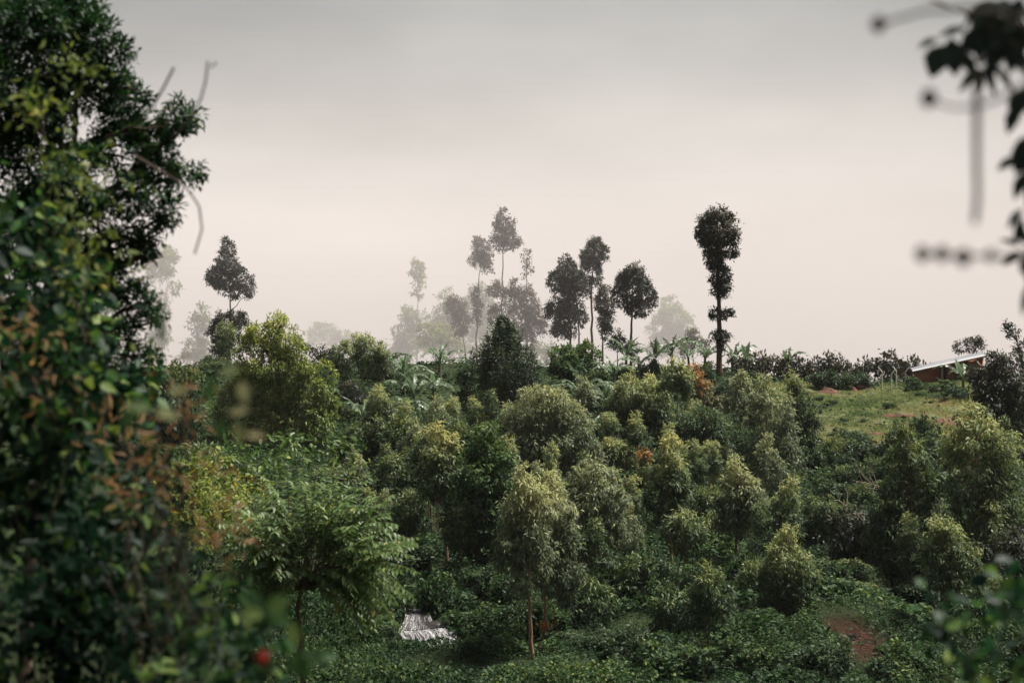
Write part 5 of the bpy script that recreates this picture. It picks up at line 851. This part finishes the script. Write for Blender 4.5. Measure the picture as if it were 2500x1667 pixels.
# right side
rb = [(2300,110,3.4,0.0877,.75,(-.35,-.2,-.9),.3),(2320,95,3.4,0.0936,.7,(.1,-.2,-1),.25),(2345,130,3.4,0.0702,.6,(.5,-.1,-.8),.3),(2290,95,3.4,0.0585,.4,(-.9,-.2,-.4),.5),(2390,165,3.4,0.0819,.32,(-.7,-.2,-.8),.4),(2395,165,3.4,0.0819,.32,(-.2,-.2,-1),.3),(2400,160,3.4,0.0819,.32,(.35,-.2,-1),.5),(2405,155,3.4,0.0702,.32,(.9,-.2,-.6),.2),(2385,150,3.4,0.0585,.3,(.2,-.2,1),.4),(2430,170,3.4,0.0702,.35,(.6,-.2,-.8),.3),(2360,70,3.4,0.0702,.4,(-.9,0,-.2),.2),(2375,80,3.4,0.0819,.4,(.3,0,-1),.3),
      (2400,60,3.4,0.0936,.5,(-.6,0,-.8),.2),(2430,30,3.4,0.1053,.5,(-.3,0,-1),.25),(2460,60,3.4,0.0936,.5,(.2,0,-1),.2),(2480,20,3.4,0.1053,.5,(-.5,0,-.8),.3),(2490,90,3.4,0.0936,.45,(-.3,0,-1),.2),(2450,100,3.4,0.0702,.4,(-.6,0,-.6),.3),(2500,50,3.4,0.1053,.5,(-.2,0,-1),.1),(2470,120,3.4,0.0585,.4,(.4,0,-1),.3),(2420,90,3.4,0.0585,.4,(.5,0,-.8),.4),(2440,5,3.4,0.0936,.5,(-.8,0,-.4),.2),
      (2490,215,3.4,0.0877,.55,(-.2,-.1,-1),.35),(2480,260,3.4,0.0702,.5,(-.3,-.1,-.9),.45),(2505,330,3.4,0.0994,.5,(-.25,0,-1),.3),(2485,385,3.4,0.0585,.5,(-.9,0,-.5),.25),(2500,420,3.4,0.0702,.45,(-.35,0,-1),.3),(2495,510,3.4,0.0585,.4,(-.6,0,-.8),.3),(2490,600,3.4,0.0526,.4,(-.9,0,.3),.3),(2495,615,3.4,0.0585,.5,(-.8,0,-.5),.2),(2505,600,3.4,0.0585,.5,(-.3,0,.9),.3),(2500,630,3.4,0.0585,.5,(.2,0,-1),.3),(2505,700,3.4,0.0702,.3,(-.1,0,-1),.3)]
_r = random.Random(8)
for _i in range(46): rb.append((_r.uniform(2400, 2520), _r.uniform(-20, 130) if _i < 34 else _r.uniform(180, 700), 3.4, _r.uniform(.05, .085), _r.uniform(.3, .5), (_r.uniform(-.9, .5), _r.uniform(-.3, .3), _r.uniform(-1, -.1)), _r.uniform(.1, .5)) if _i < 34 else (_r.uniform(2488, 2525), _r.uniform(180, 700), 3.4, _r.uniform(.045, .07), .4, (_r.uniform(-.6, .3), 0, -1), .3))
ot = wand('branch_with_shade_crown', 'dark leafy branch hanging into the top right corner, on an unseen tree added for shade', (3700, 3.4), [([(3700,1900,3.4),(3500,700,3.4),(3200,-200,3.3),(2800,-900,3.2),(2300,-1800,3.2)], .12, .05), ([(3500,700,3.3),(3000,500,3.0),(2640,700,3.4),(2560,150,3.4),(2480,40,3.4),(2400,30,3.4),(2270,0,3.4)], .02, .003), ([(2480,40,3.4),(2440,110,3.4),(2395,165,3.4),(2320,90,3.4)], .004, .002), ([(2900,450,3.0),(2530,360,3.4),(2500,220,3.4)], .005, .002), ([(2950,600,3.0),(2540,600,3.4),(2490,610,3.4)], .004, .002)], rb, 'rightleaf', 'tree')
def shade_crown():  # unseen crown added above the frame to shade the left foreground
    rng = np.random.default_rng(70); foot = np.array(ot.location)
    B = [(np.array(c), np.array(r)) for c, r in [((2.2, 3, 4.6), (2.2, 2.0, 1.1)), ((.2, 4.4, 4.9), (2.0, 2.0, 1.0)), ((-1.6, 6.2, 5.2), (2.0, 2.2, 1.1)), ((.8, 7.2, 5.3), (2.0, 2.0, 1.0)), ((-2.8, 3.6, 5.0), (1.8, 2.0, 1.0)), ((2.6, 5.5, 5.2), (1.8, 1.8, 1.0))]]
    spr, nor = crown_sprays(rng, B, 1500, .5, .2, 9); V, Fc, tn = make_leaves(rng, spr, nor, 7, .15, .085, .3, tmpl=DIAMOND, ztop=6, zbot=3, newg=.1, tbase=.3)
    obj('crown', mesh_np('crown', V - foot, Fc, 4, M['fgtree'], tn), ot)
shade_crown()
wand('seed_stalk', 'blurred drooping stalk with two dark seed heads left of the dark branch', (2640, 2.1), [([(2720,1500,2.1),(2600,60,2.1),(2400,5,2.1),(2270,-5,2.1),(2180,45,2.1),(2140,62,2.1)], .006, .003), ([(2600,160,2.1),(2420,250,2.1),(2380,262,2.1),(2320,268,2.1),(2270,240,2.1)], .004, .002), ([(2385,180,2.1),(2385,300,2.1),(2384,430,2.1),(2388,470,2.1),(2380,545,2.1)], .0055, .0045)], [], 'rightleaf', 'stalk', buds=[(2145,60,2.1,.011), (2268,240,2.1,.012)])
wand('bud_stalk', 'blurred horizontal stalk carrying a row of dark buds at the right edge', (2640, 2.0), [([(2740,1500,2.0),(2640,640,2.0),(2500,622,2.0),(2400,628,2.0),(2350,628,2.0),(2245,620,2.0)], .006, .0025)], [], 'rightleaf', 'stalk', buds=[(2252,620,2.0,.010), (2300,620,2.0,.010), (2352,628,2.0,.011), (2420,624,2.0,.008)])
bushy('leafy_shrub', 'blurred green leaves of a near shrub at the lower right edge', [(2470,1430,40,40,4.2),(2490,1490,40,40,4.2),(2450,1480,24,24,4.1),(2480,1590,60,50,4.4),(2400,1600,60,40,4.5),(2350,1640,60,30,4.5),(2500,1650,60,40,4.3),(2300,1560,20,40,4.4),(2310,1500,10,20,4.4)], .06, .62, 'fgvine', 80, .9, 61, base=(2560, 4.4), tbase=.25, tvar=.15, bright=.2)

# ------------------------------------------------------------------ the air
def air(name, lo, hi, dens, colr, label, aniso=.0):
    x0, y0, z0 = lo; x1, y1, z1 = hi; V = np.array(((x0,y0,z0),(x1,y0,z0),(x1,y1,z0),(x0,y1,z0),(x0,y0,z1),(x1,y0,z1),(x1,y1,z1),(x0,y1,z1)))
    Fc = np.array(((3,2,1,0),(4,5,6,7),(0,1,5,4),(1,2,6,5),(2,3,7,6),(3,0,4,7)))
    m, t = mat_new(name); o = t.nodes.new('ShaderNodeOutputMaterial'); v = t.nodes.new('ShaderNodeVolumePrincipled'); v.inputs['Density'].default_value = dens; v.inputs['Color'].default_value = (*colr, 1); v.inputs['Anisotropy'].default_value = aniso
    t.links.new(v.outputs[0], o.inputs['Volume']); obj(name, mesh_np(name, V, Fc, 4, m), kind='stuff', label=label, cat=name.split('_')[0])
air('haze', (-700, -60, -46), (700, 760, 34), .00012, (.85, .8, .79), 'thin pale haze filling the air over the whole valley')
air('fog_bank', (-500, 111, -42), (500, 620, 31), .0046, (.8, .742, .735), 'bank of pale fog lying behind the ridge and swallowing the far trees')
